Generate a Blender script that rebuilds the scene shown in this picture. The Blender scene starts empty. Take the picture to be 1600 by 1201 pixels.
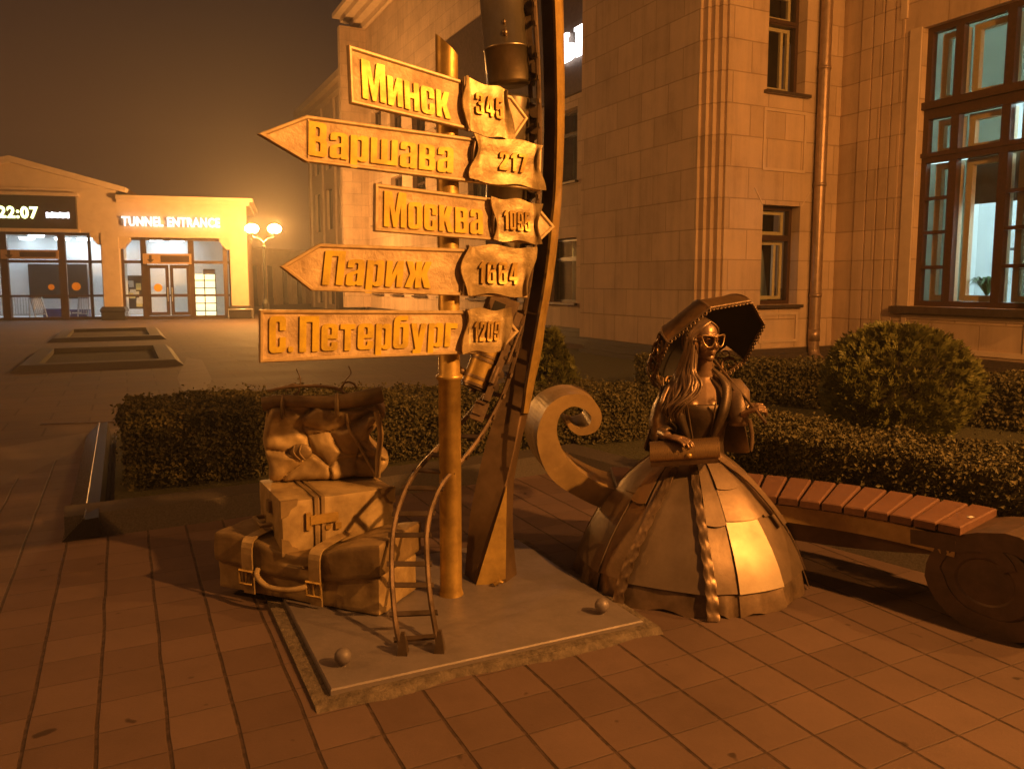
import bpy, bmesh, math, random
import numpy as np
from mathutils import Vector, Matrix, noise
R = math.radians
scene = bpy.context.scene
col = scene.collection

# ------------------------------------------------------------------ camera
CAM_H, PITCH, FPX, PYX, PYY = 1.6, R(6.0), 1221.0, 800.0, 568.0
cd = bpy.data.cameras.new('camera'); cam = bpy.data.objects.new('camera', cd); col.objects.link(cam)
cam.location = (0, 0, CAM_H); cam.rotation_euler = (R(90) - PITCH, 0, 0)
cd.sensor_width = 36.0; cd.lens = FPX / 1600 * 36; cd.shift_y = -32 / 1600
cd.clip_start = .05; cd.clip_end = 500
scene.camera = cam

# ------------------------------------------------------------------ night sky and exposure
w = bpy.data.worlds.new('World'); scene.world = w; w.use_nodes = True
wn, wl = w.node_tree.nodes, w.node_tree.links
bg = wn['Background']
tc = wn.new('ShaderNodeTexCoord'); sx = wn.new('ShaderNodeSeparateXYZ'); wr = wn.new('ShaderNodeValToRGB')
wl.new(tc.outputs['Generated'], sx.inputs[0]); wl.new(sx.outputs['Z'], wr.inputs[0]); wl.new(wr.outputs[0], bg.inputs[0])
wr.color_ramp.elements[0].position = 0.0; wr.color_ramp.elements[0].color = (.115, .045, .016, 1)
wr.color_ramp.elements[1].position = .8; wr.color_ramp.elements[1].color = (.115, .052, .026, 1)
for _p, _c in ((.17, (.080, .031, .012, 1)), (.33, (.018, .010, .0085, 1))): wr.color_ramp.elements.new(_p).color = _c
bg.inputs[1].default_value = 1.0
scene.view_settings.view_transform = 'Standard'; scene.view_settings.look = 'None'
scene.view_settings.exposure = 0.0; scene.view_settings.gamma = 1.0
scene.cycles.use_denoising = True
scene.cycles.max_bounces = 6; scene.cycles.diffuse_bounces = 3; scene.cycles.glossy_bounces = 3
scene.cycles.transparent_max_bounces = 16; scene.cycles.transmission_bounces = 4; scene.cycles.volume_bounces = 0
scene.cycles.caustics_reflective = False; scene.cycles.caustics_refractive = False
scene.cycles.sample_clamp_indirect = 6.0
SODIUM = (1.0, .385, .072)
LAMP_L = 1250.0                           # glow of the lamp globes
NEAR_LAMPS = []                          # further copies of the street lamp standing just outside the picture
MASTS = [((6.6, -.6, 5.0), 3900), ((11.0, 2.2, 6.5), 2200), ((-10.0, 2.0, 6.5), 950)]   # tall street lamps round the square, the last added to light the flank
PIERCED = (0, 1, 2, 3)

# ------------------------------------------------------------------ photo-to-place helpers: a pixel of the 1600 px photograph to a point of the place
TH = R(26.4); SN, CS = math.sin(TH), math.cos(TH)
def ray(x, y):
    a, b = (x - PYX) / FPX, (PYY - y) / FPX
    return Vector((a, b * math.sin(PITCH) + math.cos(PITCH), b * math.cos(PITCH) - math.sin(PITCH)))
def G(x, y, z=0.0):
    v = ray(x, y); return Vector((0, 0, CAM_H)) + v * ((z - CAM_H) / v.z)
def at(x, y, Y):
    v = ray(x, y); return Vector((0, 0, CAM_H)) + v * (Y / v.y)
def g(a, b, z=0.0):                     # paving grid (a runs away from the viewer, b across) to world
    return Vector((-a * SN + b * CS, a * CS + b * SN, z))

# ------------------------------------------------------------------ mesh helpers
class MB:
    def __init__(s): s.v = []; s.f = []; s.s = []
    def add(s, vs, fs, smooth=False):
        o = len(s.v); s.v += [Vector(v) for v in vs]
        for f in fs: s.f.append([i + o for i in f]); s.s.append(smooth)
    def hexa(s, p, smooth=False):       # p: 4 bottom + 4 top corners, counter-clockwise seen from above
        s.add(p, [(3, 2, 1, 0), (4, 5, 6, 7), (0, 1, 5, 4), (1, 2, 6, 5), (2, 3, 7, 6), (3, 0, 4, 7)], smooth)
    def box(s, x0, x1, y0, y1, z0, z1):
        s.hexa([(x0, y0, z0), (x1, y0, z0), (x1, y1, z0), (x0, y1, z0), (x0, y0, z1), (x1, y0, z1), (x1, y1, z1), (x0, y1, z1)])
    def obox(s, o, ex, ey, ez):         # corner o and three edge vectors
        o, ex, ey, ez = Vector(o), Vector(ex), Vector(ey), Vector(ez)
        s.hexa([o, o + ex, o + ex + ey, o + ey, o + ez, o + ex + ez, o + ex + ey + ez, o + ey + ez])
    def prism(s, poly, vec, smooth=False):   # planar polygon (list of 3d points) pushed along vec
        n = len(poly); vec = Vector(vec); p = [Vector(q) for q in poly]
        s.add(p + [q + vec for q in p], [tuple(range(n - 1, -1, -1)), tuple(range(n, 2 * n))], False)
        s.add(p + [q + vec for q in p], [(i, (i + 1) % n, n + (i + 1) % n, n + i) for i in range(n)], smooth)
    def loft(s, rings, closed=True, cap=True, smooth=True):
        n = len(rings[0]); vs = [q for r_ in rings for q in r_]; fs = []
        for k in range(len(rings) - 1):
            for i in range(n if closed else n - 1):
                j = (i + 1) % n
                fs.append((k * n + i, k * n + j, (k + 1) * n + j, (k + 1) * n + i))
        s.add(vs, fs, smooth)
        if cap and closed:
            s.add(rings[0], [tuple(range(n - 1, -1, -1))]); s.add(rings[-1], [tuple(range(n))])
    def tube(s, pts, rad, n=8, smooth=True, cap=True, flat=1.0):
        pts = [Vector(p) for p in pts]; m = len(pts)
        rad = [rad] * m if not isinstance(rad, (list, tuple)) else rad
        rings = []; up = None
        for i, p in enumerate(pts):
            t = (pts[min(i + 1, m - 1)] - pts[max(i - 1, 0)]).normalized()
            if up is None:
                up = Vector((0, 0, 1)) if abs(t.z) < .9 else Vector((0, 1, 0))
            up = (up - t * up.dot(t)).normalized(); sd = t.cross(up)
            rings.append([p + (up * math.sin(2 * math.pi * k / n) * flat + sd * math.cos(2 * math.pi * k / n)) * rad[i] for k in range(n)])
        s.loft(rings, True, cap, smooth)
    def ring_z(s, c, rx, ry, z, n): return [Vector((c[0] + rx * math.cos(2 * math.pi * k / n), c[1] + ry * math.sin(2 * math.pi * k / n), z)) for k in range(n)]
    def lathe(s, c, prof, n=20, smooth=True, cap=True):   # prof: (radius, z)
        s.loft([s.ring_z(c, r_, r_, c[2] + z, n) for r_, z in prof], True, cap, smooth)
    def ell(s, c, rad, M=None, nu=16, nv=10):
        c = Vector(c); rings = []
        for j in range(nv + 1):
            t = math.pi * j / nv; q = []
            sv = max(math.sin(t), 1e-3)
            for i in range(nu):
                u = 2 * math.pi * i / nu
                d = Vector((rad[0] * sv * math.cos(u), rad[1] * sv * math.sin(u), -rad[2] * math.cos(t)))
                q.append(c + (M @ d if M else d))
            rings.append(q)
        s.loft(rings, True, True, True)
    def quad(s, a, b, c, d, smooth=False): s.add([a, b, c, d], [(0, 1, 2, 3)], smooth)
    def grid(s, fn, nu, nv, smooth=True):
        vs = [fn(i / nu, j / nv) for j in range(nv + 1) for i in range(nu + 1)]
        s.add(vs, [(j * (nu + 1) + i, j * (nu + 1) + i + 1, (j + 1) * (nu + 1) + i + 1, (j + 1) * (nu + 1) + i) for j in range(nv) for i in range(nu)], smooth)
    def sheet(s, fn, nu, nv, th, smooth=True):            # fn(u, v) -> point; closed thin solid of thickness th
        P = [[Vector(fn(i / nu, j / nv)) for i in range(nu + 1)] for j in range(nv + 1)]
        N = []
        for j in range(nv + 1):
            row = []
            for i in range(nu + 1):
                du = P[j][min(i + 1, nu)] - P[j][max(i - 1, 0)]; dv = P[min(j + 1, nv)][i] - P[max(j - 1, 0)][i]
                nn = du.cross(dv); row.append(nn.normalized() if nn.length > 1e-9 else Vector((0, 0, 1)))
            N.append(row)
        a = [P[j][i] for j in range(nv + 1) for i in range(nu + 1)]
        b = [P[j][i] - N[j][i] * th for j in range(nv + 1) for i in range(nu + 1)]
        W = nu + 1; m = len(a)
        fs = [(j * W + i, j * W + i + 1, (j + 1) * W + i + 1, (j + 1) * W + i) for j in range(nv) for i in range(nu)]
        s.add(a, fs, smooth); s.add(b, [tuple(reversed(q)) for q in fs], smooth)
        edge = [i for i in range(W)] + [j * W + nu for j in range(1, nv + 1)] + [nv * W + i for i in range(nu - 1, -1, -1)] + [j * W for j in range(nv - 1, 0, -1)]
        s.add(a + b, [(edge[(k + 1) % len(edge)], edge[k], m + edge[k], m + edge[(k + 1) % len(edge)]) for k in range(len(edge))], False)
    def mesh(s, name, off=(0, 0, 0)):
        off = Vector(off); me = bpy.data.meshes.new(name)
        me.from_pydata([tuple(v - off) for v in s.v], [], s.f)
        me.polygons.foreach_set('use_smooth', s.s); me.update()
        return me
    def build(s, name, mat, parent=None, off=None, **kw):
        if off is None: off = parent_base(parent)
        o = bpy.data.objects.new(name, s.mesh(name, off)); col.objects.link(o)
        if mat: o.data.materials.append(mat)
        if parent: o.parent = parent
        return tag(o, **kw)
def parent_base(p):
    v = Vector((0, 0, 0))
    while p is not None: v += p.location; p = p.parent
    return v
def tag(o, label=None, cat=None, group=None, kind=None):
    for k, val in (('label', label), ('category', cat), ('group', group), ('kind', kind)):
        if val: o[k] = val
    return o
def thing(name, loc, label, cat, group=None):
    o = bpy.data.objects.new(name, None); col.objects.link(o); o.location = loc; o.empty_display_size = .1
    return tag(o, label, cat, group)
def copy_tree(o, parent=None, loc=None):
    c = o.copy(); col.objects.link(c)
    if parent: c.parent = parent
    if loc is not None: c.location = loc
    for ch in list(o.children): copy_tree(ch, c)
    return c
def evaluated(o):                       # bake modifiers of a mesh object into its mesh
    dg = bpy.context.evaluated_depsgraph_get()
    me = bpy.data.meshes.new_from_object(o.evaluated_get(dg), depsgraph=dg)
    o.modifiers.clear(); old = o.data; o.data = me; bpy.data.meshes.remove(old)
    return o
def curve_mesh(cu):
    o = bpy.data.objects.new('glyph', cu); col.objects.link(o)
    dg = bpy.context.evaluated_depsgraph_get(); dg.update()
    me = bpy.data.meshes.new_from_object(o.evaluated_get(dg), depsgraph=dg)
    vs = [v.co.copy() for v in me.vertices]; fs = [tuple(p.vertices) for p in me.polygons]
    bpy.data.objects.remove(o); bpy.data.curves.remove(cu); bpy.data.meshes.remove(me)
    return vs, fs
def text_geo(txt, bold=0.0, ext=.05):
    cu = bpy.data.curves.new('txt', 'FONT'); cu.body = txt; cu.size = 1; cu.extrude = ext; cu.offset = bold; cu.resolution_u = 3; cu.space_character = 1.0 + bold * 4
    return curve_mesh(cu)

# ------------------------------------------------------------------ materials
MATS = {}
def nmat(name):
    m = bpy.data.materials.new(name); m.use_nodes = True; MATS[name] = m
    return m, m.node_tree.nodes, m.node_tree.links, m.node_tree.nodes['Principled BSDF']
def noise_node(N, L, scale, detail=5, rough=.6, vec=None, obj=True):
    t = N.new('ShaderNodeTexNoise'); t.inputs['Scale'].default_value = scale; t.inputs['Detail'].default_value = detail; t.inputs['Roughness'].default_value = rough
    if vec is None:
        c = N.new('ShaderNodeTexCoord'); vec = c.outputs['Object']
    L.new(vec, t.inputs['Vector']); return t
def ramp(N, L, src, stops):
    r_ = N.new('ShaderNodeValToRGB'); e = r_.color_ramp.elements
    while len(e) < len(stops): e.new(.5)
    for k, (p, c) in enumerate(stops):
        e[k].position = p; e[k].color = (*c, 1) if len(c) == 3 else c
    L.new(src, r_.inputs[0]); return r_
def bump(N, L, b, src, strength, dist):
    u = N.new('ShaderNodeBump'); u.inputs['Strength'].default_value = strength; u.inputs['Distance'].default_value = dist
    L.new(src, u.inputs['Height']); L.new(u.outputs[0], b.inputs['Normal']); return u
def simple(name, c1, c2=None, scale=8, rough=.6, metal=0.0, bs=.3, bd=.01, r2=None, detail=5, lo=.35, hi=.65, bscale=None):
    m, N, L, b = nmat(name); c2 = c2 or tuple(x * .7 for x in c1)
    t = noise_node(N, L, scale, detail)
    r_ = ramp(N, L, t.outputs[0], [(lo, c1), (hi, c2)]); L.new(r_.outputs[0], b.inputs['Base Color'])
    b.inputs['Metallic'].default_value = metal
    if r2 is not None:
        q = ramp(N, L, t.outputs[0], [(lo, (rough,) * 3), (hi, (r2,) * 3)]); L.new(q.outputs[0], b.inputs['Roughness'])
    else: b.inputs['Roughness'].default_value = rough
    if bs:
        t2 = t if bscale is None else noise_node(N, L, bscale, 6)
        bump(N, L, b, t2.outputs[0], bs, bd)
    return m
def emit(name, c, s):
    m, N, L, b = nmat(name); b.inputs['Base Color'].default_value = (.8, .8, .8, 1); b.inputs['Emission Color'].default_value = (*c, 1); b.inputs['Emission Strength'].default_value = s
    return m
def glass(name, tint=(1, 1, 1), refl=1.5):
    m, N, L, b = nmat(name); N.remove(b); out = N['Material Output']
    t = N.new('ShaderNodeBsdfTransparent'); t.inputs[0].default_value = (*tint, 1)
    gl = N.new('ShaderNodeBsdfGlossy'); gl.inputs['Roughness'].default_value = .03; gl.inputs[0].default_value = (.9, .9, .9, 1)
    f = N.new('ShaderNodeLayerWeight'); f.inputs[0].default_value = .5; pw = N.new('ShaderNodeMath'); pw.operation = 'POWER'; pw.inputs[1].default_value = 4.0; L.new(f.outputs['Facing'], pw.inputs[0]); ma = N.new('ShaderNodeMath'); ma.operation = 'MULTIPLY_ADD'; ma.inputs[1].default_value = refl - 1; ma.inputs[2].default_value = .03; L.new(pw.outputs[0], ma.inputs[0])
    mx = N.new('ShaderNodeMixShader'); L.new(ma.outputs[0], mx.inputs[0]); L.new(t.outputs[0], mx.inputs[1]); L.new(gl.outputs[0], mx.inputs[2]); L.new(mx.outputs[0], out.inputs[0])
    return m

BRONZE = simple('bronze', (.30, .21, .14), (.10, .068, .045), 7, .40, .65, .35, .012, .55, 7, .38, .68)
BRONZE_D = simple('dark bronze', (.22, .16, .11), (.08, .056, .038), 6, .38, .8, .3, .01, .5, 6)
BRONZE_SKIN = simple('smooth bronze', (.34, .215, .13), (.19, .12, .075), 5, .36, .5, .08, .004, .42, 4)
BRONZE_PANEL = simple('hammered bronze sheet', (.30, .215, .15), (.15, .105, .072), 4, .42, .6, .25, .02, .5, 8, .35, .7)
PANEL_LIT = simple('lit bronze panel', (.56, .45, .32), (.38, .29, .20), 5, .42, .45, .2, .008, .55, 7, .35, .75)  # paler tone carries the lamp's shine on one skirt panel
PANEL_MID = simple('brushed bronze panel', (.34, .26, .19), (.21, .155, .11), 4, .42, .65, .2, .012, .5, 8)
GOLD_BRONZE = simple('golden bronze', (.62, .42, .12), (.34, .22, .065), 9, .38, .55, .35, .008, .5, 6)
SIGN_BG = simple('weathered brass sign ground', (.80, .61, .37), (.36, .25, .14), 9, .5, .1, .6, .008, .62, 8, .35, .7, 60)
SIGN_RIM = simple('brass sign rim', (.70, .54, .31), (.50, .37, .20), 20, .42, .15, .3, .004)
LETTER = simple('gold letter paint', (.84, .61, .055), (.46, .31, .05), 10, .36, .15, .3, .006, .5, 7, .45, .72)
SCROLL = simple('beaten brass scroll', (.60, .46, .24), (.34, .25, .12), 11, .40, .4, .5, .015, .5, 7)
STEEL_T = simple('burnished steel tube', (.42, .36, .27), (.24, .19, .12), 5, .34, .9, .2, .006, .48, 7)
LUG = simple('cast bronze luggage', (.54, .40, .20), (.28, .195, .095), 7, .55, .25, .45, .01, .62, 8, .36, .66)
LUG_D = simple('dark cast bronze luggage', (.34, .24, .12), (.18, .125, .06), 7, .55, .3, .45, .01, .6, 7)
WOOD = simple('reddish oiled wood', (.15, .070, .043), (.115, .052, .032), 30, .78, 0, .3, .004, .6, 6)
IRON = simple('brown painted iron', (.12, .075, .055), (.075, .048, .037), 10, .5, .3, .3, .006, .6, 6)
GRANITE = simple('dark polished granite', (.022, .019, .018), (.05, .042, .04), 160, .16, 0, .05, .002, .3, 3)
GRANITE_R = simple('rough granite kerb', (.085, .068, .057), (.045, .036, .03), 90, .75, 0, .5, .006, None, 6)
CONCRETE = simple('crumbled mortar', (.17, .135, .105), (.085, .065, .05), 24, .95, 0, 1.0, .02, None, 9)
PLATE = simple('grey painted steel plate', (.225, .19, .19), (.17, .145, .145), 5, .42, .25, .25, .006, .58, 9, .35, .65, 40)
SOIL = simple('soil', (.06, .042, .03), (.03, .022, .016), 20, 1, 0, 1, .03)
LAWN = simple('dry lawn', (.075, .07, .03), (.045, .04, .018), 30, 1, 0, 1, .03)
WOODF = simple('brown varnished window frame', (.075, .036, .02), (.05, .025, .015), 18, .45, 0, .15, .003)
WOODI = simple('pale inner window frame', (.75, .58, .38), (.66, .5, .32), 18, .5, 0, .1, .003)
ZINC = simple('painted zinc downpipe', (.40, .28, .20), (.30, .21, .15), 9, .38, .5, .1, .003)
SILLM = simple('dark sheet metal sill', (.12, .09, .075), (.08, .06, .05), 8, .4, .5, .1, .003)
PLINTH = simple('dark stone plinth', (.085, .062, .05), (.05, .037, .03), 30, .6, 0, .4, .006)
STUCCO = simple('cream stucco', (.62, .48, .36), (.54, .41, .30), 3, .85, 0, .15, .004, None, 7)
ALU = simple('brown aluminium frame', (.10, .06, .04), (.075, .045, .03), 12, .4, .4, 0)
WHITEW = simple('white interior wall', (.80, .82, .84), (.74, .77, .80), 2, .8, 0, 0)
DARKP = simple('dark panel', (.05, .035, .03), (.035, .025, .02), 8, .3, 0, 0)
POST = simple('green grey lamp post paint', (.10, .10, .09), (.07, .07, .06), 12, .4, .5, .1, .003)
PAPER = simple('paper notices', (.75, .75, .70), (.60, .62, .62), 6, .8, 0, 0)
PAPER_Y = simple('yellow paper notices', (.75, .68, .30), (.65, .58, .25), 6, .8, 0, 0)
ORANGE = simple('orange sticker', (.85, .42, .03), (.8, .38, .03), 6, .6, 0, 0)
CHROME = simple('galvanised steel', (.55, .56, .57), (.45, .46, .47), 14, .35, .8, 0)
BLUE = simple('blue bench panel', (.06, .06, .22), (.05, .05, .18), 6, .5, 0, 0)
BLACK = simple('black shaded interior', (.012, .009, .008), (.02, .015, .012), 9, .7, 0, .1, .003)
LACE = simple('pierced bronze lace', (.26, .165, .08), (.12, .075, .04), 9, .42, .85, .4, .008, .55, 6)
TERRA = simple('terracotta pot', (.5, .4, .3), (.42, .32, .24), 9, .7, 0, .1, .003)
SHEER = simple('grey green sheer curtain', (.50, .54, .48), (.40, .44, .40), 3, .9, 0, .1, .01)
_n, _l = SHEER.node_tree.nodes, SHEER.node_tree.links
_t = _n.new('ShaderNodeBsdfTranslucent'); _t.inputs[0].default_value = (.42, .46, .40, 1); _m = _n.new('ShaderNodeMixShader'); _m.inputs[0].default_value = .55
_l.new(_n['Principled BSDF'].outputs[0], _m.inputs[1]); _l.new(_t.outputs[0], _m.inputs[2]); _l.new(_m.outputs[0], _n['Material Output'].inputs[0])
BLIND = simple('grey brown roller blind', (.22, .20, .16), (.17, .15, .12), 5, .8, 0, 0)
GLASS = glass('window glass', (.92, .95, .93)); LENS = glass('tinted lens', (.62, .50, .36), 1.12)
TEAL_LIGHT = emit('tube light', (.75, 1.0, 1.0), 55.0)
COOL_LIGHT = emit('ceiling lamp light', (.80, .93, 1.0), 14.0)
WHITE_SIGN = emit('white lit letters', (1, .98, .95), 4.5)
WHITE_LETTERS = emit('white channel letters', (1, .99, .97), 1.7)
LED = emit('yellow green clock digits', (.85, 1.0, .35), 6.0)
SCREEN = emit('lit display case', (.95, .95, .55), 1.6)
LAMP = emit('sodium lamp glow', (1.0, .44, .10), LAMP_L)

def stone_mat():                        # ashlar facing: joints drawn along each wall face, object axes follow the building
    m, N, L, b = nmat('ashlar wall')
    c = N.new('ShaderNodeTexCoord'); s = N.new('ShaderNodeSeparateXYZ'); L.new(c.outputs['Object'], s.inputs[0])
    n = N.new('ShaderNodeSeparateXYZ'); L.new(c.outputs['Normal'], n.inputs[0])
    ab = N.new('ShaderNodeMath'); ab.operation = 'ABSOLUTE'; L.new(n.outputs['X'], ab.inputs[0])
    gt = N.new('ShaderNodeMath'); gt.operation = 'GREATER_THAN'; gt.inputs[1].default_value = .7; L.new(ab.outputs[0], gt.inputs[0])
    mx = N.new('ShaderNodeMix'); mx.data_type = 'FLOAT'; L.new(gt.outputs[0], mx.inputs['Factor']); L.new(s.outputs['X'], mx.inputs['A']); L.new(s.outputs['Y'], mx.inputs['B'])
    cb = N.new('ShaderNodeCombineXYZ'); L.new(mx.outputs['Result'], cb.inputs['X'])
    zz = N.new('ShaderNodeMath'); zz.operation = 'SUBTRACT'; zz.inputs[1].default_value = .39; L.new(s.outputs['Z'], zz.inputs[0]); L.new(zz.outputs[0], cb.inputs['Y'])
    br = N.new('ShaderNodeTexBrick'); L.new(cb.outputs[0], br.inputs['Vector'])
    br.inputs['Scale'].default_value = 1; br.inputs['Brick Width'].default_value = .82; br.inputs['Row Height'].default_value = .53; br.inputs['Mortar Size'].default_value = .012; br.inputs['Mortar Smooth'].default_value = .3
    br.inputs['Color1'].default_value = (.60, .45, .33, 1); br.inputs['Color2'].default_value = (.47, .345, .245, 1); br.inputs['Mortar'].default_value = (.40, .29, .20, 1); br.inputs['Bias'].default_value = -.2
    t = noise_node(N, L, 1.3, 8, .65); sm = N.new('ShaderNodeMapping'); sm.inputs['Scale'].default_value = (3.2, 3.2, .22); L.new(c.outputs['Object'], sm.inputs[0]); ts = noise_node(N, L, 1.6, 7, .7, sm.outputs[0]); av = N.new('ShaderNodeMath'); av.operation = 'ADD'; L.new(t.outputs[0], av.inputs[0]); L.new(ts.outputs[0], av.inputs[1]); hv = N.new('ShaderNodeMath'); hv.operation = 'MULTIPLY'; hv.inputs[1].default_value = .5; L.new(av.outputs[0], hv.inputs[0]); r_ = ramp(N, L, hv.outputs[0], [(.34, (.70, .67, .64)), (.5, (.95, .94, .93)), (.66, (1.1, 1.08, 1.05))])
    mu = N.new('ShaderNodeMix'); mu.data_type = 'RGBA'; mu.blend_type = 'MULTIPLY'; mu.inputs['Factor'].default_value = 1
    L.new(br.outputs['Color'], mu.inputs['A']); L.new(r_.outputs[0], mu.inputs['B']); L.new(mu.outputs['Result'], b.inputs['Base Color'])
    b.inputs['Roughness'].default_value = .85
    t2 = noise_node(N, L, 60, 4)
    ma = N.new('ShaderNodeMath'); ma.operation = 'MULTIPLY_ADD'; L.new(t2.outputs[0], ma.inputs[0]); ma.inputs[1].default_value = .15
    iv = N.new('ShaderNodeMath'); iv.operation = 'SUBTRACT'; iv.inputs[0].default_value = 1; L.new(br.outputs['Fac'], iv.inputs[1]); L.new(iv.outputs[0], ma.inputs[2])
    bump(N, L, b, ma.outputs[0], .6, .012)
    return m
STONE = stone_mat()
def paving_mat():                       # square pavers on the paving grid: wide joints one way, tight joints the other
    m, N, L, b = nmat('square pavers')
    c = N.new('ShaderNodeTexCoord'); mp = N.new('ShaderNodeMapping'); mp.inputs['Rotation'].default_value = (0, 0, -TH); L.new(c.outputs['Object'], mp.inputs[0])
    dn = noise_node(N, L, 2.2, 2, .5, mp.outputs[0]); dv = N.new('ShaderNodeVectorMath'); dv.operation = 'MULTIPLY_ADD'; L.new(dn.outputs['Color'], dv.inputs[0]); dv.inputs[1].default_value = (.018, .018, 0); L.new(mp.outputs[0], dv.inputs[2])
    s = N.new('ShaderNodeSeparateXYZ'); L.new(dv.outputs[0], s.inputs[0]); P = .2274
    def line(src, phase, half):
        a = N.new('ShaderNodeMath'); a.operation = 'SUBTRACT'; L.new(src, a.inputs[0]); a.inputs[1].default_value = phase + .006
        p = N.new('ShaderNodeMath'); p.operation = 'PINGPONG'; L.new(a.outputs[0], p.inputs[0]); p.inputs[1].default_value = P / 2
        r_ = N.new('ShaderNodeMapRange'); L.new(p.outputs[0], r_.inputs[0]); r_.inputs[1].default_value = half * .5; r_.inputs[2].default_value = half; r_.inputs[3].default_value = 1; r_.inputs[4].default_value = 0
        f = N.new('ShaderNodeMath'); f.operation = 'DIVIDE'; L.new(a.outputs[0], f.inputs[0]); f.inputs[1].default_value = P
        fl = N.new('ShaderNodeMath'); fl.operation = 'FLOOR'; L.new(f.outputs[0], fl.inputs[0])
        return r_.outputs[0], fl.outputs[0]
    jx, ix = line(s.outputs['X'], .077, .0085); jy, iy = line(s.outputs['Y'], 1.871, .0040)
    cb = N.new('ShaderNodeCombineXYZ'); L.new(ix, cb.inputs[0]); L.new(iy, cb.inputs[1])
    wn_ = N.new('ShaderNodeTexWhiteNoise'); L.new(cb.outputs[0], wn_.inputs[0])
    r1 = ramp(N, L, wn_.outputs['Value'], [(0, (.100, .062, .051)), (1, (.136, .088, .073))])
    t = noise_node(N, L, 1.1, 9, .7); r2 = ramp(N, L, t.outputs[0], [(.30, (.72, .70, .68)), (.5, (.95, .95, .95)), (.72, (1.12, 1.11, 1.10))])
    mu = N.new('ShaderNodeMix'); mu.data_type = 'RGBA'; mu.blend_type = 'MULTIPLY'; mu.inputs['Factor'].default_value = 1; L.new(r1.outputs[0], mu.inputs['A']); L.new(r2.outputs[0], mu.inputs['B'])
    sp = noise_node(N, L, 7.5, 2, .5); r3 = ramp(N, L, sp.outputs[0], [(.70, (1, 1, 1)), (.735, (.35, .32, .30))])
    m2 = N.new('ShaderNodeMix'); m2.data_type = 'RGBA'; m2.blend_type = 'MULTIPLY'; m2.inputs['Factor'].default_value = 1; L.new(mu.outputs['Result'], m2.inputs['A']); L.new(r3.outputs[0], m2.inputs['B'])
    wj = N.new('ShaderNodeMath'); wj.operation = 'MULTIPLY'; L.new(jy, wj.inputs[0]); wj.inputs[1].default_value = .6
    jm = N.new('ShaderNodeMath'); jm.operation = 'MAXIMUM'; L.new(jx, jm.inputs[0]); L.new(wj.outputs[0], jm.inputs[1])
    m3 = N.new('ShaderNodeMix'); m3.data_type = 'RGBA'; tj = noise_node(N, L, 26, 5, .7); rj = ramp(N, L, tj.outputs[0], [(.32, (.35,) * 3), (.6, (1,) * 3)]); jx2 = N.new('ShaderNodeMath'); jx2.operation = 'MULTIPLY'; L.new(jm.outputs[0], jx2.inputs[0]); L.new(rj.outputs[0], jx2.inputs[1]); L.new(jx2.outputs[0], m3.inputs['Factor']); L.new(m2.outputs['Result'], m3.inputs['A']); m3.inputs['B'].default_value = (.026, .014, .010, 1)
    L.new(m3.outputs['Result'], b.inputs['Base Color']); b.inputs['Roughness'].default_value = .72
    t4 = noise_node(N, L, 120, 3); h_ = N.new('ShaderNodeMath'); h_.operation = 'MULTIPLY_ADD'; L.new(jm.outputs[0], h_.inputs[0]); h_.inputs[1].default_value = -1; 
    k_ = N.new('ShaderNodeMath'); k_.operation = 'MULTIPLY'; L.new(t4.outputs[0], k_.inputs[0]); k_.inputs[1].default_value = .25; L.new(k_.outputs[0], h_.inputs[2])
    bump(N, L, b, h_.outputs[0], .7, .006)
    return m
PAVING = paving_mat()
ASPHALT = simple('plaza surface', (.13, .088, .065), (.09, .06, .046), 1.2, .85, 0, .25, .004, .75, 9, .35, .65, 70)
def _joints(m_, size):
    N, L = m_.node_tree.nodes, m_.node_tree.links; b_ = N['Principled BSDF']; src = b_.inputs['Base Color'].links[0].from_socket
    c = N.new('ShaderNodeTexCoord'); mp = N.new('ShaderNodeMapping'); mp.inputs['Rotation'].default_value = (0, 0, -TH); L.new(c.outputs['Object'], mp.inputs[0])
    br = N.new('ShaderNodeTexBrick'); L.new(mp.outputs[0], br.inputs['Vector']); br.inputs['Scale'].default_value = 1; br.inputs['Brick Width'].default_value = size * 1.5; br.inputs['Row Height'].default_value = size; br.inputs['Mortar Size'].default_value = .012
    br.inputs['Color1'].default_value = (1, 1, 1, 1); br.inputs['Color2'].default_value = (.84, .83, .82, 1); br.inputs['Mortar'].default_value = (.55, .52, .5, 1)
    mu = N.new('ShaderNodeMix'); mu.data_type = 'RGBA'; mu.blend_type = 'MULTIPLY'; mu.inputs['Factor'].default_value = 1; L.new(src, mu.inputs['A']); L.new(br.outputs['Color'], mu.inputs['B']); L.new(mu.outputs['Result'], b_.inputs['Base Color'])
_joints(ASPHALT, .55)
STRIP = simple('pale path strip', (.15, .11, .085), (.12, .088, .068), 2, .75, 0, .25, .004, None, 8, .35, .65, 70)
def leaf_mat(name, c1, c2, rough):
    m, N, L, b = nmat(name)
    gi = N.new('ShaderNodeNewGeometry'); r_ = ramp(N, L, gi.outputs['Random Per Island'], [(0, c1), (1, c2)]); L.new(r_.outputs[0], b.inputs['Base Color'])
    b.inputs['Roughness'].default_value = rough; return m
LEAF = leaf_mat('box hedge leaves', (.050, .047, .016), (.125, .10, .036), .66)
THUJA = leaf_mat('thuja sprays', (.09, .10, .022), (.19, .175, .05), .6)
FERN = leaf_mat('fern leaves', (.03, .09, .02), (.07, .17, .04), .5)
TWIG = simple('dark twigs', (.028, .022, .012), (.018, .014, .008), 20, 1, 0, 0)

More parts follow.
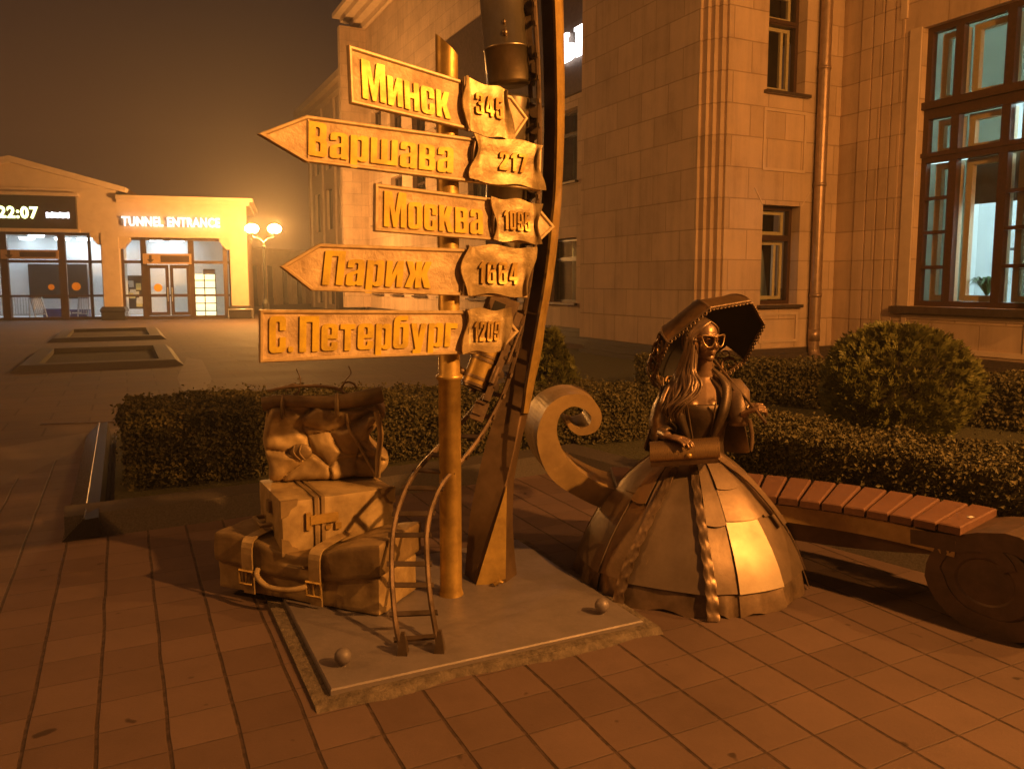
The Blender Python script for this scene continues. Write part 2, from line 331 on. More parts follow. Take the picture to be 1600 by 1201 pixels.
# ================================================================== SETTING: ground
def sheet_poly(name, pts, z, mat, **kw):
    m = MB(); m.add([(p[0], p[1], z) for p in pts], [tuple(range(len(pts)))]); return m.build(name, mat, **kw)
sheet_poly('plaza', [(-160, -120), (160, -120), (160, 200), (-160, 200)], 0, ASPHALT, kind='structure')
sheet_poly('paving', [g(*q) for q in [(-12, -8.3), (-12, 16), (9.2, 16), (9.2, -.145), (8.77, -.31), (7.16, -.93), (1.8, -3)]], .004, PAVING, kind='structure')
sheet_poly('path_strip', [G(*q) for q in [(-80, 860), (0, 800), (100, 745), (150, 705), (203, 684), (203, 664), (110, 680), (0, 699), (-80, 716)]], .002, STRIP, kind='structure')
sheet_poly('path_patch', [G(*q) for q in [(292, 558), (316, 562), (331, 592), (322, 612), (286, 613), (277, 590)]], .004, STRIP, kind='structure')
BEDZ = .07
sheet_poly('flower_bed', [g(*q) for q in [(5.6, -.12), (9.0, -.12), (9.0, 4.6), (15.5, 8.0), (15.5, 9.3), (10.3, 9.2), (10.3, 11.9), (0, 11.9), (0, 4.8), (2.4, 4.2), (4.4, 3.75), (5.7, 3.5)]], BEDZ, LAWN, kind='structure')
m = MB(); A0, A1 = G(62, 663, .004), G(200, 658.5, .004); dv = (A1 - A0) / 30; nv = Vector((-dv.y, dv.x, 0)).normalized()
for k in range(30): m.obox(A0 + dv * k, dv * .55, nv * .09, (0, 0, .006))
m.build('drain_grate', IRON, label='dotted line of dark drain slots crossing the plaza beyond the pale strip', cat='drain')

def sweep(mb, path, prof, closed=False):      # path: 2d points; prof: (inward offset, z); inward = to the path's left
    n = len(path); P = [Vector((p[0], p[1])) for p in path]; rings = []
    for i in range(n):
        d0 = (P[i] - P[i - 1]).normalized() if (closed or i > 0) else (P[1] - P[0]).normalized()
        d1 = (P[(i + 1) % n] - P[i]).normalized() if (closed or i < n - 1) else d0
        n0, n1 = Vector((-d0.y, d0.x)), Vector((-d1.y, d1.x)); nn = (n0 + n1).normalized(); k = 1 / max(nn.dot(n0), .3)
        rings.append([Vector((P[i].x + nn.x * o * k, P[i].y + nn.y * o * k, z)) for o, z in prof])
    if closed: rings.append(rings[0])
    mb.loft(rings, True, not closed, False)
KP = [(0, 0), (.12, .13), (.36, .14), (.40, .02)]
t = thing('granite_kerb', g(5.42, -.40), 'polished black granite kerb with a sloping shiny side, on the plaza side of the hedge bed', 'kerb', 'kerbs of the hedge bed')
m = MB(); sweep(m, [g(9.15, -.40), g(5.42, -.40)], [(0, 0), (.12, .13), (.20, .135), (.22, .02)]); m.build('kerb_stone', simple('black granite', (.022, .019, .018), (.05, .042, .04), 160, .5, 0, .05, .002), t)
m = MB(); sweep(m, [g(9.15, -.40), g(5.425, -.40)], [(-.006, .004), (.118, .136), (.124, .133), (.004, .004)]); m.build('polished_side', GRANITE, t)
m = MB(); sweep(m, [g(5.42, -.39), g(5.50, 1.5), g(5.62, 3.3), g(4.3, 3.52), g(2.4, 3.96), g(.3, 4.4)], KP)
m.build('granite_kerb', GRANITE_R, label='rough grey granite kerb running behind the luggage and bench in front of the hedges', cat='kerb', group='kerbs of the hedge bed')
for lab, a0, a1, b0, b1 in (('large low empty granite planter frame, the one closer to the hedge', 16.2, 20.6, -1.85, 1.0), ('low empty granite planter frame closer to the tunnel entrance pavilion', 23.8, 28.6, -1.85, 1.05)):
    base = g(a0, b0); t = thing('planter', base, lab, 'planter', 'sunken granite planters on the plaza')
    m = MB(); sweep(m, [g(a0, b1), g(a1, b1), g(a1, b0), g(a0, b0)], [(0, 0), (.14, .11), (.42, .115), (.42, .01)], True); m.build('rim', GRANITE_R, t)
    m = MB(); m.add([g(a0 + .4, b0 + .4, .012), g(a0 + .4, b1 - .4, .012), g(a1 - .4, b1 - .4, .012), g(a1 - .4, b0 + .4, .012)], [(3, 2, 1, 0)]); m.build('soil_bed', SOIL, t)

# ================================================================== STATION BUILDING (building frame: x = b, y = a)
BO = (9.04, 10.6, 0)
station = thing('station_building', g(10.6, 9.04), 'tall cream ashlar railway station with wooden windows behind the flower bed', 'building'); station.rotation_euler.z = TH
def bx(mb, plane, u0, u1, d0, d1, z0, z1):    # d > 0 goes into the wall
    k, c = plane
    if k == 'b': mb.box(u0, u1, min(c + d0, c + d1), max(c + d0, c + d1), z0, z1)          # wall runs along b, faces -a
    else: mb.box(min(c + d0, c + d1), max(c + d0, c + d1), u0, u1, z0, z1)                 # wall runs along a, faces -b
def wall(mb, plane, u0, u1, z0, z1, th, ops=(), d0=0):
    us = sorted({u0, u1, *[o[0] for o in ops], *[o[1] for o in ops]}); zs = sorted({z0, z1, *[o[2] for o in ops], *[o[3] for o in ops]})
    for i in range(len(us) - 1):
        run = None
        for j in range(len(zs) - 1):
            uc, zc = (us[i] + us[i + 1]) / 2, (zs[j] + zs[j + 1]) / 2
            if any(o[0] < uc < o[1] and o[2] < zc < o[3] for o in ops):
                if run is not None: bx(mb, plane, us[i], us[i + 1], d0, d0 + th, run, zs[j]); run = None
            elif run is None: run = zs[j]
        if run is not None: bx(mb, plane, us[i], us[i + 1], d0, d0 + th, run, z1)
F1, F2, F3, FR = ('a', 9.04), ('b', 10.6), ('a', 12.04), ('a', 10.6)
HT = 13.2
OP2 = [(10.22, 11.12, 1.19, 2.96), (10.22, 11.12, 4.92, 6.75), (10.22, 11.12, 8.7, 10.5)]
OP3 = [(7.05, 8.98, 1.19, 5.76)]
OPR = [(a_, a_ + 1.5, z_, z_ + h_) for a_ in (14.75, 17.6, 20.4, 23.2, 26.0, 28.8, 31.6, 34.4) for z_, h_ in ((1.05, 1.7), (4.2, 1.85), (7.2, 2.1))]
m = MB()
wall(m, F1, 10.98, 14.44, .39, HT, .4)                                   # flank with the long ashlar courses
m.box(9.10, 9.44, 10.86, 10.98, .39, HT); m.box(9.17, 9.44, 10.76, 10.86, .39, HT); m.box(9.25, 9.44, 10.66, 10.76, .39, HT)   # stepped corner
wall(m, F2, 9.44, 12.04, .39, HT, .36, OP2)
m.box(9.34, 9.44, 10.6, 10.66, .39, HT)
wall(m, F3, 2.0, 10.6, .39, HT, .36, OP3)
for k, (a0, a1) in enumerate([(9.96, 10.18), (9.74, 9.92), (9.53, 9.70), (9.32, 9.49)]): bx(m, F3, a0, a1, -.022, 0, .39, HT)   # upright ribs
bx(m, F3, 9.30, 10.22, -.03, 0, .39, HT) if False else None
wall(m, FR, 14.84 - .4, 37, .39, HT, .4, OPR)
m.box(9.04, 10.6, 14.44, 14.84, .39, HT)
m.box(9.4, 30, 36.6, 37, .39, HT); m.box(12.4, 30, 2.0, 2.4, .39, HT)
m.build('wall', STONE, station, BO)
m = MB()                                                                  # relief panels and lintel keystones
for z0, z1, u0, u1 in ((3.55, 4.62, 10.16, 11.18), (.5, 1.05, 10.2, 11.14), (7.3, 8.4, 10.16, 11.18)):
    bx(m, F2, u0, u1, -.025, 0, z1 - .05, z1); bx(m, F2, u0, u1, -.025, 0, z0, z0 + .05); bx(m, F2, u0, u0 + .05, -.025, 0, z0 + .05, z1 - .05); bx(m, F2, u1 - .05, u1, -.025, 0, z0 + .05, z1 - .05)
bx(m, F3, 6.95, 9.1, -.03, 0, .98, 1.05); bx(m, F3, 6.95, 9.1, -.03, 0, .44, .52); bx(m, F3, 6.95, 7.03, -.03, 0, .52, .98); bx(m, F3, 9.02, 9.1, -.03, 0, .52, .98)
bx(m, F3, 8.99, 9.2, -.035, 0, 1.19, 5.78); bx(m, F3, 6.83, 7.04, -.035, 0, 1.19, 5.78)
for z0 in (2.96, 6.75):
    for s_ in (0, 1):
        u = 10.16 if s_ == 0 else 11.18; m.prism([(u + (-.16 if s_ == 0 else .16), 10.597, z0 + .28), (u + (-.13 if s_ == 0 else .19), 10.597, z0 + .28), (u + (.06 if s_ == 0 else -.03), 10.597, z0), (u + (.03 if s_ == 0 else -.06), 10.597, z0)], (0, -.008, 0))
bx(m, F3, 9.28, 9.40, -.04, 0, 6.0, 6.7); bx(m, F2, 9.2, 9.34, -.0, .02, .39, HT) if False else None
m.build('wall_trim', STUCCO, station, BO)
m = MB()
for o_, z0, z1 in ((.16, 0, .16), (.08, .16, .29), (.03, .29, .388)):
    m.box(9.04 - o_, 9.44, 10.6 - o_, 14.44 + o_, z0, z1); m.box(9.44, 12.04 - o_, 10.6 - o_, 10.9, z0, z1); m.box(12.04 - o_, 12.4, 1.9, 10.9, z0, z1); m.box(10.6 - o_, 10.99, 14.44 + o_, 37 + o_, z0, z1)
m.build('plinth', PLINTH, station, BO)
m = MB()
for o_, z0, z1 in ((.15, HT, HT + .25), (.5, HT + .25, HT + .5), (.85, HT + .5, HT + .75), (1.15, HT + .75, HT + .95)):
    m.box(9.04 - o_, 30, 10.6 - o_, 15.2 + o_, z0, z1); m.box(12.04 - o_, 30, 2.0 - o_, 10.6 - o_, z0, z1); m.box(10.6 - o_, 30, 15.2 + o_, 37 + o_, z0, z1)
m.build('cornice', STUCCO, station, BO)
m = MB(); m.prism([(9.6, 37.6, HT + .95), (30, 37.6, HT + .95), (30, 37.6, HT + 6), (14, 37.6, HT + 3.2)], (0, -35, 0)); m.build('roof', SILLM, station, BO)
def rect_frame(mb, plane, u0, u1, z0, z1, t, d0, d1):
    bx(mb, plane, u0, u1, d0, d1, z0, z0 + t); bx(mb, plane, u0, u1, d0, d1, z1 - t, z1); bx(mb, plane, u0, u0 + t, d0, d1, z0 + t, z1 - t); bx(mb, plane, u1 - t, u1, d0, d1, z0 + t, z1 - t)
def small_window(plane, u0, u1, z0, z1, far=False, lit=False):
    m = MB(); rect_frame(m, plane, u0, u1, z0, z1, .07, .2, .3); zt = z0 + (z1 - z0) * .68
    bx(m, plane, u0 + .07, u1 - .07, .19, .3, zt - .05, zt + .05)
    bx(m, plane, u0 + .07, u1 - .07, .17, .19, zt - .02, zt + .02)
    wo = m.build('window', WOODF, station, BO)
    m = MB(); bx(m, plane, u0 + .07, u1 - .07, .245, .25, z0 + .07, zt - .05); bx(m, plane, u0 + .07, u1 - .07, .245, .25, zt + .05, z1 - .07); m.build('pane', GLASS, wo, BO)
    m = MB(); bx(m, plane, u0 - .07, u1 + .07, -.10, .2, z0 - .06, z0 - .004); m.build('sill', SILLM, wo, BO)
    if not far:
        m = MB(); rect_frame(m, plane, u0 + .07, u1 - .10, z0 + .09, zt - .06, .06, .31, .36); rect_frame(m, plane, u0 + .07, u1 - .10, zt + .06, z1 - .08, .06, .31, .36); bx(m, plane, u1 - .32, u1 - .26, .31, .36, z0 + .14, zt - .11)
        m.build('inner_sash', WOODI, wo, BO)
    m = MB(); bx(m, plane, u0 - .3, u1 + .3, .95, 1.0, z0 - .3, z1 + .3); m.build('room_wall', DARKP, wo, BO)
    if lit:
        m = MB(); q = [(u + .55, z) for u, z in [(u0 - .12, z0 - .1), (u0 + .34, z0 - .1), (u0 + .22, z0 + .62), (u0 + .15, z0 + 1.0), (u0 - .12, z0 + 1.15)]]
        m.prism([(u, 10.6 + .7, z) for u, z in q], (0, .02, 0)); m.build('curtain', SHEER, wo, BO)
        m = MB(); bx(m, plane, u0 - .25, u0 - .05, .45, .5, z0 + .3, z0 + 1.0); m.build('room_lamp', emit('small room light', (.8, 1, 1), 3.0), wo, BO)
for q in OP2: small_window(F2, *q, lit=(q[2] == 1.19))
for q in OPR: small_window(FR, *q, far=True)
# the tall lit window
u0, u1, z0, z1 = OP3[0]
m = MB(); rect_frame(m, F3, u0, u1, z0, z1, .09, .12, .24)
c1, c2 = 8.42, 7.60
for zc, t in ((4.42, .14), (3.64, .07)): bx(m, F3, u0 + .09, u1 - .09, .11, .24, zc - t, zc + t)
for c in (c1, c2):
    bx(m, F3, c - .07, c + .07, .12, .24, z0 + .09, 3.57); bx(m, F3, c - .07, c + .07, .12, .24, 3.71, 4.28); bx(m, F3, c - .07, c + .07, .12, .24, 4.56, z1 - .09)
bx(m, F3, u0 - .02, u1 + .02, .04, .12, 4.44, 4.56); bx(m, F3, u0, u1, .08, .12, 3.66, 3.73)
for lo, hi in ((c1 + .07, u1 - .09), (u0 + .09, c2 - .07)):
    for zc in (1.84, 2.42, 2.98): bx(m, F3, lo, hi, .13, .23, zc - .028, zc + .028)
bigw = m.build('window', WOODF, station, BO)
m = MB(); bx(m, F3, u0 + .09, u1 - .09, .175, .18, z0 + .09, z1 - .09); m.build('pane', GLASS, bigw, BO)
m = MB(); bx(m, F3, u0 - .28, u1 + .28, -.16, .12, z0 - .12, z0 - .004); m.build('sill', SILLM, bigw, BO)
m = MB()
for zc0, zc1 in ((z0 + .09, 3.57), (3.71, 4.28), (4.56, z1 - .09)):
    for lo, hi in ((u0 + .09, c2 - .12), (c2 + .12 - .24 + .12, c1 - .1), (c1, u1 - .12)): rect_frame(m, F3, lo, hi, zc0, zc1, .10, .34, .44)
m.build('inner_sash', WOODI, bigw, BO)
m = MB(); bx(m, F3, 4.5, 10.2, 3.6, 3.7, .7, 6.1); bx(m, F3, 4.4, 4.5, .4, 3.6, .7, 6.1); bx(m, F3, 10.2, 10.3, .4, 3.6, .7, 6.1); bx(m, F3, 4.5, 10.2, .4, 3.6, 6.0, 6.1); bx(m, F3, 4.5, 10.2, .4, 3.6, .7, .8)
bx(m, F3, 4.5, u0 - .05, .36, .4, .8, 6.0); bx(m, F3, u1 + .05, 10.2, .36, .4, .8, 6.0)
m.build('room_interior', WHITEW, bigw, BO)
m = MB(); bx(m, F3, u0 + .02, c2 - .08, .52, .525, z0 + .06, 3.6); bx(m, F3, c1 + .02, u1 + .6, .52, .525, z0 - .1, 3.6); bx(m, F3, u0 + .02, u1 + .6, .54, .545, 4.6, 5.9); bx(m, F3, c1 - .55, u1 + .6, .54, .545, 3.74, 4.5); m.build('curtain', SHEER, bigw, BO)
m = MB(); bx(m, F3, c2 - .08, c1 + .02, .53, .54, 2.86, 3.62)
m.build('roller_blind', BLIND, bigw, BO)
m = MB(); bx(m, F3, 7.0, 9.6, 3.3, 3.34, 2.2, 2.25); m.build('wall_rail', DARKP, bigw, BO)
m = MB(); bx(m, F3, 6.2, 6.4, 1.2, 3.0, 4.6, 4.72); bx(m, F3, 7.9, 8.1, 1.4, 3.2, 4.9, 5.0); m.build('tube_lamp', TEAL_LIGHT, bigw, BO)
# downpipe in the corner
m = MB(); pc = (11.45, 10.47, 0)
m.lathe(pc, [(.10, .32), (.10, HT)], 16)
for z in (1.35, 3.35, 5.4): m.lathe((pc[0], pc[1], z), [(.10, -.03), (.112, -.03), (.112, .03), (.10, .03)], 16)
m.lathe((pc[0], pc[1], .62), [(.10, -.11), (.106, -.11), (.106, .11), (.10, .11)], 16)
m.tube([(pc[0], pc[1], .34), (pc[0], pc[1] - .03, .24), (pc[0] - .02, pc[1] - .16, .14)], [.10, .105, .11], 14)
m.build('downpipe', ZINC, station, BO)
# dark board painting in the shade on the set-back wall, with the lit letter
m = MB(); bx(m, FR, 15.4, 27, -.12, -.01, 6.35, 9.9); m.build('shade_board', IRON, station, BO)
cu = bpy.data.curves.new('glyphs', 'CURVE'); cu.dimensions = '2D'; cu.fill_mode = 'BOTH'; cu.extrude = .05
for c in ([(0, 0), (0, .13), (.07, .13), (.07, .87), (0, .87), (0, 1), (.40, 1), (.40, .87), (.31, .87), (.31, .60), (.50, .60), (.64, .55), (.70, .44), (.70, .16), (.64, .05), (.50, 0)], [(.31, .46), (.41, .46), (.46, .42), (.46, .18), (.41, .14), (.31, .14)],
          [(.78, 0), (.78, .13), (.86, .13), (.86, .87), (.78, .87), (.78, 1), (1.18, 1), (1.18, .87), (1.10, .87), (1.10, .13), (1.18, .13), (1.18, 0)]):
    sp = cu.splines.new('POLY'); sp.points.add(len(c) - 1); sp.use_cyclic_u = True
    for k, p in enumerate(c): sp.points[k].co = (p[0], p[1], 0, 1)
vs, fs = curve_mesh(cu)
m = MB(); m.add([(10.4 - v.z, 18.15 - v.x / 1.18 * 1.16, 7.17 + v.y * .69) for v in vs], fs)
m.build('lit_letter', WHITE_SIGN, station, BO)

# ---- the lower wing and the arcade beyond it
wing = thing('station_wing', g(38, 10.6), 'lower pale wing of the station seen hazily behind the arrow signs', 'building'); wing.rotation_euler.z = TH; WO = (10.6, 38, 0)
m = MB(); FW = ('a', 10.9)
OPW = [(a_, a_ + 1.6, z_, z_ + h_) for a_ in (38.6, 41.6, 44.6, 47.6) for z_, h_ in ((.3, 2.4), (4.6, 2.3), (8.0, 2.0))]
wall(m, FW, 37.05, 51.0, 0, 11.6, .4, OPW); m.box(10.9, 24, 50.6, 51.0, 0, 11.6) if False else m.box(11.3, 24, 50.6, 51.0, 0, 11.6)
for a_ in (37.6, 40.8, 43.8, 46.8, 50.0): bx(m, FW, a_, a_ + .55, -.12, 0, 0, 11.6)
m.build('wall', STUCCO, wing, WO)
m = MB(); m.box(10.5, 24, 37.05, 51.4, 11.6, 11.9); m.box(10.2, 24, 37.05, 51.7, 11.9, 12.25); m.build('cornice', STUCCO, wing, WO)
m = MB()
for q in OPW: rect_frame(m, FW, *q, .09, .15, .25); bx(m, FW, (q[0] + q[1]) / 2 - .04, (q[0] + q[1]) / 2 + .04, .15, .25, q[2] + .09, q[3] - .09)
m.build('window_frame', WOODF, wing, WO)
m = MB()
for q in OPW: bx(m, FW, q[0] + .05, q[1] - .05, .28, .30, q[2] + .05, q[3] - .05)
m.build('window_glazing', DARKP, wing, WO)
# notice board by the wing: dark board, two pale text lines and a row of pale tabs
k0, k1 = at(529, 462, 38.0), at(594, 462, 40.0)
t = thing('information_board', (k0.x, k0.y, 0), 'dark information board with pale lines standing by the far station wall between two arrow signs', 'board')
ed = Vector((k1.x - k0.x, k1.y - k0.y, 0)); nb = Vector((ed.y, -ed.x, 0)).normalized()
m = MB(); o_ = Vector((k0.x, k0.y, 0)); m.obox(o_ + Vector((0, 0, .2)), ed, -nb * .2, (0, 0, 1.55)); m.obox(o_ + ed * .05, ed * .04, -nb * .1, (0, 0, .19)); m.obox(o_ + ed * .9, ed * .04, -nb * .1, (0, 0, .19)); m.build('board_panel', DARKP, t)
m = MB()
for u0_, u1_, zz in ((.15, .32, 1.22), (.12, .2, 1.06), (.22, .36, 1.06)): m.obox(o_ + ed * u0_ + nb * .01 + Vector((0, 0, zz)), ed * (u1_ - u0_), nb * .01, (0, 0, .09))
for k in range(7): m.obox(o_ + ed * (.44 + .07 * k) + nb * .01 + Vector((0, 0, 1.24)), ed * .03, nb * .01, (0, 0, .16))
m.build('text_strip', PAPER, t)
# arcade of shops behind the street lamp
c0, c1_ = at(384, 460, 52), at(486, 460, 58)
arc = thing('shop_arcade', (c0.x, c0.y, 0), 'low dim shop arcade with pillars behind the street lamp', 'building')
ed = Vector((c1_.x - c0.x, c1_.y - c0.y, 0)); L_ = ed.length; ed.normalize(); nb = Vector((ed.y, -ed.x, 0)); o_ = Vector((c0.x, c0.y, 0))
m = MB(); m.obox(o_ + Vector((0, 0, 2.75)), ed * L_, -nb * 4, (0, 0, .9)); m.obox(o_ - nb * 4.01, ed * L_, -nb * .3, (0, 0, 3.6)); m.obox(o_ - ed * .3 + nb * .15 + Vector((0, 0, 3.65)), ed * (L_ + .6), -nb * 4.4, (0, 0, .2)); m.build('wall', STUCCO, arc)
for k in range(5):
    m = MB(); m.obox(o_ + ed * (L_ - .6) * k / 4, ed * .6, -nb * .5, (0, 0, 2.745)); m.build('pillar', STUCCO, arc)
for k in range(4):
    q = o_ + ed * ((L_ - .6) * k / 4 + .62); wd = (L_ - .6) / 4 - .64
    m = MB(); m.obox(q - nb * .3, ed * wd, -nb * .05, (0, 0, .5)); m.obox(q - nb * .3 + Vector((0, 0, 1.6)), ed * wd, -nb * .05, (0, 0, .08)); m.obox(q - nb * .3 + ed * wd * .48 + Vector((0, 0, .5)), ed * .07, -nb * .05, (0, 0, 2.2)); fo = m.build('shop_front', ALU, arc)
    m = MB(); m.obox(q - nb * .36 + Vector((0, 0, .5)), ed * wd, -nb * .03, (0, 0, 2.2)); m.build('pane', DARKP, fo)

# ================================================================== TUNNEL ENTRANCE PAVILION
PB = G(389, 497); PA = R(16); PD = Vector((math.cos(PA), math.sin(PA), 0)); PN = Vector((-math.sin(PA), math.cos(PA), 0))
def pv(px, py, dy=0.0):
    r_ = ray(px, py); o_ = Vector((0, 0, CAM_H)); t = (PB + PN * dy - o_).dot(PN) / r_.dot(PN); q = o_ + r_ * t
    return (q - PB).dot(PD), q.z
pX = lambda px, py=440, dy=0: pv(px, py, dy)[0]
pZ = lambda px, py, dy=0: pv(px, py, dy)[1]
pav = thing('tunnel_pavilion', PB, 'lit pavilion with large windows under the white TUNNEL ENTRANCE letters', 'building'); pav.rotation_euler.z = PA
O0 = (0, 0, 0)
xr0, xr1 = pX(361), pX(388); xl0, xl1 = pX(161), pX(188); xL = pX(-190); xM = pX(183)
zh = pZ(270, 371); zhl = pZ(80, 362); zt = pZ(300, 314)
m = MB()
m.box(xl1, xr1, 0, .6, zh, zt); m.box(xr0, xr1, 0, .6, .0, zh); m.box(xl0, xl1, 0, .6, 0, zhl); m.box(xL, xl1, 0, .6, zhl, pZ(170, 295)) 
ax, az = pX(30), pZ(30, 254); ez = pZ(183, 297); zz = pZ(170, 295)
m.prism([(xM + .15, .0, zz), (xM + .15, 0, ez + .02), (ax, 0, az), (2 * ax - xM, 0, ez + .02), (2 * ax - xM, 0, zz)], (0, .6, 0))
for xc, s_, zc in ((xr0, -1, zh), (xl1, 1, zh), (xl0, -1, zhl)):
    m.prism([(xc, .05, zc), (xc + s_ * .42, .05, zc), (xc + s_ * .42, .05, zc - .12), (xc + s_ * .14, .05, zc - .48), (xc, .05, zc - .48)][::s_], (0, .5, 0))
m.box(xL, xr1, 5.0, 5.3, 0, zhl); m.box(xr1 - .3, xr1, .6, 5.0, 0, zh)
m.build('wall', STUCCO, pav, O0)
m = MB(); m.box(xl1 + .02, xr1 + .3, -.25, 5.5, zt, zt + .16); m.box(xl1 + .02, xr1 + .15, -.12, 5.4, zt - .14, zt)
for s_ in (1, -1):
    e = (ax + s_ * (xM + .55 - ax), ez - .12); q = [(ax, 0, az), (e[0], 0, e[1]), (e[0], 0, e[1] + .22), (ax, 0, az + .24)]
    m.prism([(p[0], -.3, p[2]) for p in (q if s_ < 0 else q[::-1])], (0, 5.6, 0))
m.build('roof', STUCCO, pav, O0)
for x0_, x1_ in ((pX(357, 490), pX(393, 490)), (pX(157, 490), pX(197, 490))):
    m = MB(); c = ((x0_ + x1_) / 2, .3, 0); hw = (x1_ - x0_) / 2
    m.loft([[Vector((c[0] + sx_ * hw * k, c[1] + sy_ * hw * k * .8, z)) for sx_, sy_ in ((-1, -1), (1, -1), (1, 1), (-1, 1))] for k, z in ((.92, .005), (.92, .32), (1.0, .36), (1.0, .44), (.84, .56))], True, True, False)
    m.build('pedestal', GRANITE, pav, O0)
# shop fronts
def storefront(xa, xb, z_top, mull, transom, rail):
    m = MB(); y0_, y1_ = .42, .52
    m.box(xa, xb, y0_, y1_, z_top - .1, z_top); m.box(xa, xb, y0_, y1_, .02, .14); m.box(xa, xb, y0_, y1_, transom - .06, transom + .06); m.box(xa, xb, y0_ - .01, y1_ + .01, rail - .045, rail + .045)
    for c, t in mull: m.box(c - t, c + t, y0_ - .03, y1_ + .03, .02, z_top)
    f = m.build('storefront', ALU, pav, O0)
    m = MB(); m.quad((xa, .47, .02), (xb, .47, .02), (xb, .47, z_top), (xa, .47, z_top)); m.build('pane', GLASS, f, O0); return f
zr = pZ(270, 461, .4); ztr = pZ(270, 409, .4)
storefront(xl1, xr0, zh, [(pX(226, 440, .4), .11), (pX(300, 440, .4), .11), (pX(353, 440, .4), .09), (xl1 + .05, .05), (xr0 - .05, .05)], ztr, zr)
storefront(xL, xl0, zhl, [(pX(8, 440, .4), .14), (pX(99, 440, .4), .14), (pX(142, 440, .4), .05), (xl0 - .05, .05), (pX(-80, 440, .4), .12)], pZ(80, 408, .4), zr)
for k, (a_, b_) in enumerate(((230, 264), (266, 297))):
    xa, xb = pX(a_, 440, .36), pX(b_, 440, .36); m = MB(); zd = ztr - .12
    m.box(xa, xa + .13, .36, .415, .16, zd); m.box(xb - .13, xb, .36, .415, .16, zd); m.box(xa + .13, xb - .13, .36, .415, .16, .30); m.box(xa + .13, xb - .13, .36, .415, zd - .15, zd); m.box(xa + .13, xb - .13, .36, .415, zr - .06, zr + .06)
    d = m.build('door', ALU, pav, O0)
    m = MB(); hx = xb - .06 if k == 0 else xa + .06; m.tube([(hx, .30, zr - .25), (hx, .30, zr + .35)], .022, 6); m.build('handle', CHROME, d, O0)
for px_, py_, rr in ((247, 449, .17), (119, 447, .17), (80, 448, .12)):
    x_, z_ = pv(px_, py_, .34); m = MB(); m.prism([(x_ + rr * math.cos(2 * math.pi * k / 20), .355, z_ + rr * math.sin(2 * math.pi * k / 20)) for k in range(20)], (0, .003, 0)); m.build('sticker', ORANGE, pav, O0)
for xa, xb, y_, arr in ((225, 300, (396, 412), 237), (4, 93, (390, 404), 17)):
    xa_, xb_ = pX(xa, 440, .2), pX(xb, 440, .2); za, zb = pZ((xa + xb) / 2, y_[1], .2), pZ((xa + xb) / 2, y_[0], .2)
    m = MB(); m.box(xa_, xb_, .18, .38, za, zb); s = m.build('sign_box', simple('tan sign box', (.42, .27, .15), (.36, .23, .13), 5, .5, 0, 0) if 'tan sign box' not in MATS else MATS['tan sign box'], pav, O0)
    m = MB(); xk = pX((arr + 6), 440, .2) ; m.box(xk + .25, xb_ - .07, .165, .178, za + .08, zb - .08); m.build('name_strip', ALU, s, O0)
    m = MB(); xk = pX(arr, 440, .2); zm = (za + zb) / 2
    m.prism([(xk - .05, .178, zm + .16), (xk - .05, .178, zm - .02), (xk - .15, .178, zm - .02), (xk, .178, zm - .17), (xk + .15, .178, zm - .02), (xk + .05, .178, zm - .02), (xk + .05, .178, zm + .16)], (0, -.012, 0)); m.build('down_arrow', ALU, s, O0)
def lit_text(txt, px0, px1, py0, py1, dy, mat, name, bold=.03, thick=.08):
    vs, fs = text_geo(txt, bold, .5); xs = [v.x for v in vs]; ys = [v.y for v in vs]; a0, a1, b0, b1 = min(xs), max(xs), min(ys), max(ys)
    X0, X1 = pX(px0, 440, dy), pX(px1, 440, dy); zb, zt_ = pZ((px0 + px1) / 2, py1, dy), pZ((px0 + px1) / 2, py0, dy)
    m = MB(); m.add([(X0 + (v.x - a0) / (a1 - a0) * (X1 - X0), dy - v.z * thick, zb + (v.y - b0) / (b1 - b0) * (zt_ - zb)) for v in vs], fs); return m.build(name, mat, pav, O0)
lit_text('TUNNEL ENTRANCE', 195, 347, 339, 354, -.12, WHITE_LETTERS, 'lit_letters', .022)
m = MB(); m.box(pX(194), pX(348), -.07, -.004, pZ(270, 350), pZ(270, 344)); m.build('letter_rail', STUCCO, pav, O0)
xa, xb = pX(-60), pX(127); za, zb = pZ(60, 357), pZ(60, 306)
m = MB(); m.box(xa, xb, -.22, -.004, za, zb); disp = m.build('clock_display', DARKP, pav, O0)
m = MB(); m.box(xa - .1, xb + .1, -.24, -.004, zb + .003, zb + .14); m.box(xa - .1, xb + .1, -.24, -.004, za - .14, za - .003); m.build('display_frame', STUCCO, pav, O0)
o_ = lit_text('22:07', 4, 66, 322, 341, -.25, LED, 'clock_digits', .03, .03)
m = MB(); xa, xb = pX(81), pX(117); za, zb = pZ(99, 341), pZ(99, 332); nn = 9
for k in range(nn):
    x0_ = xa + (xb - xa) * k / nn; m.box(x0_, x0_ + (xb - xa) / nn * .82, -.25, -.225, za + .02 * (k % 2), zb - .015 * ((k + 1) % 3))
m.build('running_text', emit('white running text', (.85, .9, 1), 5), pav, O0)
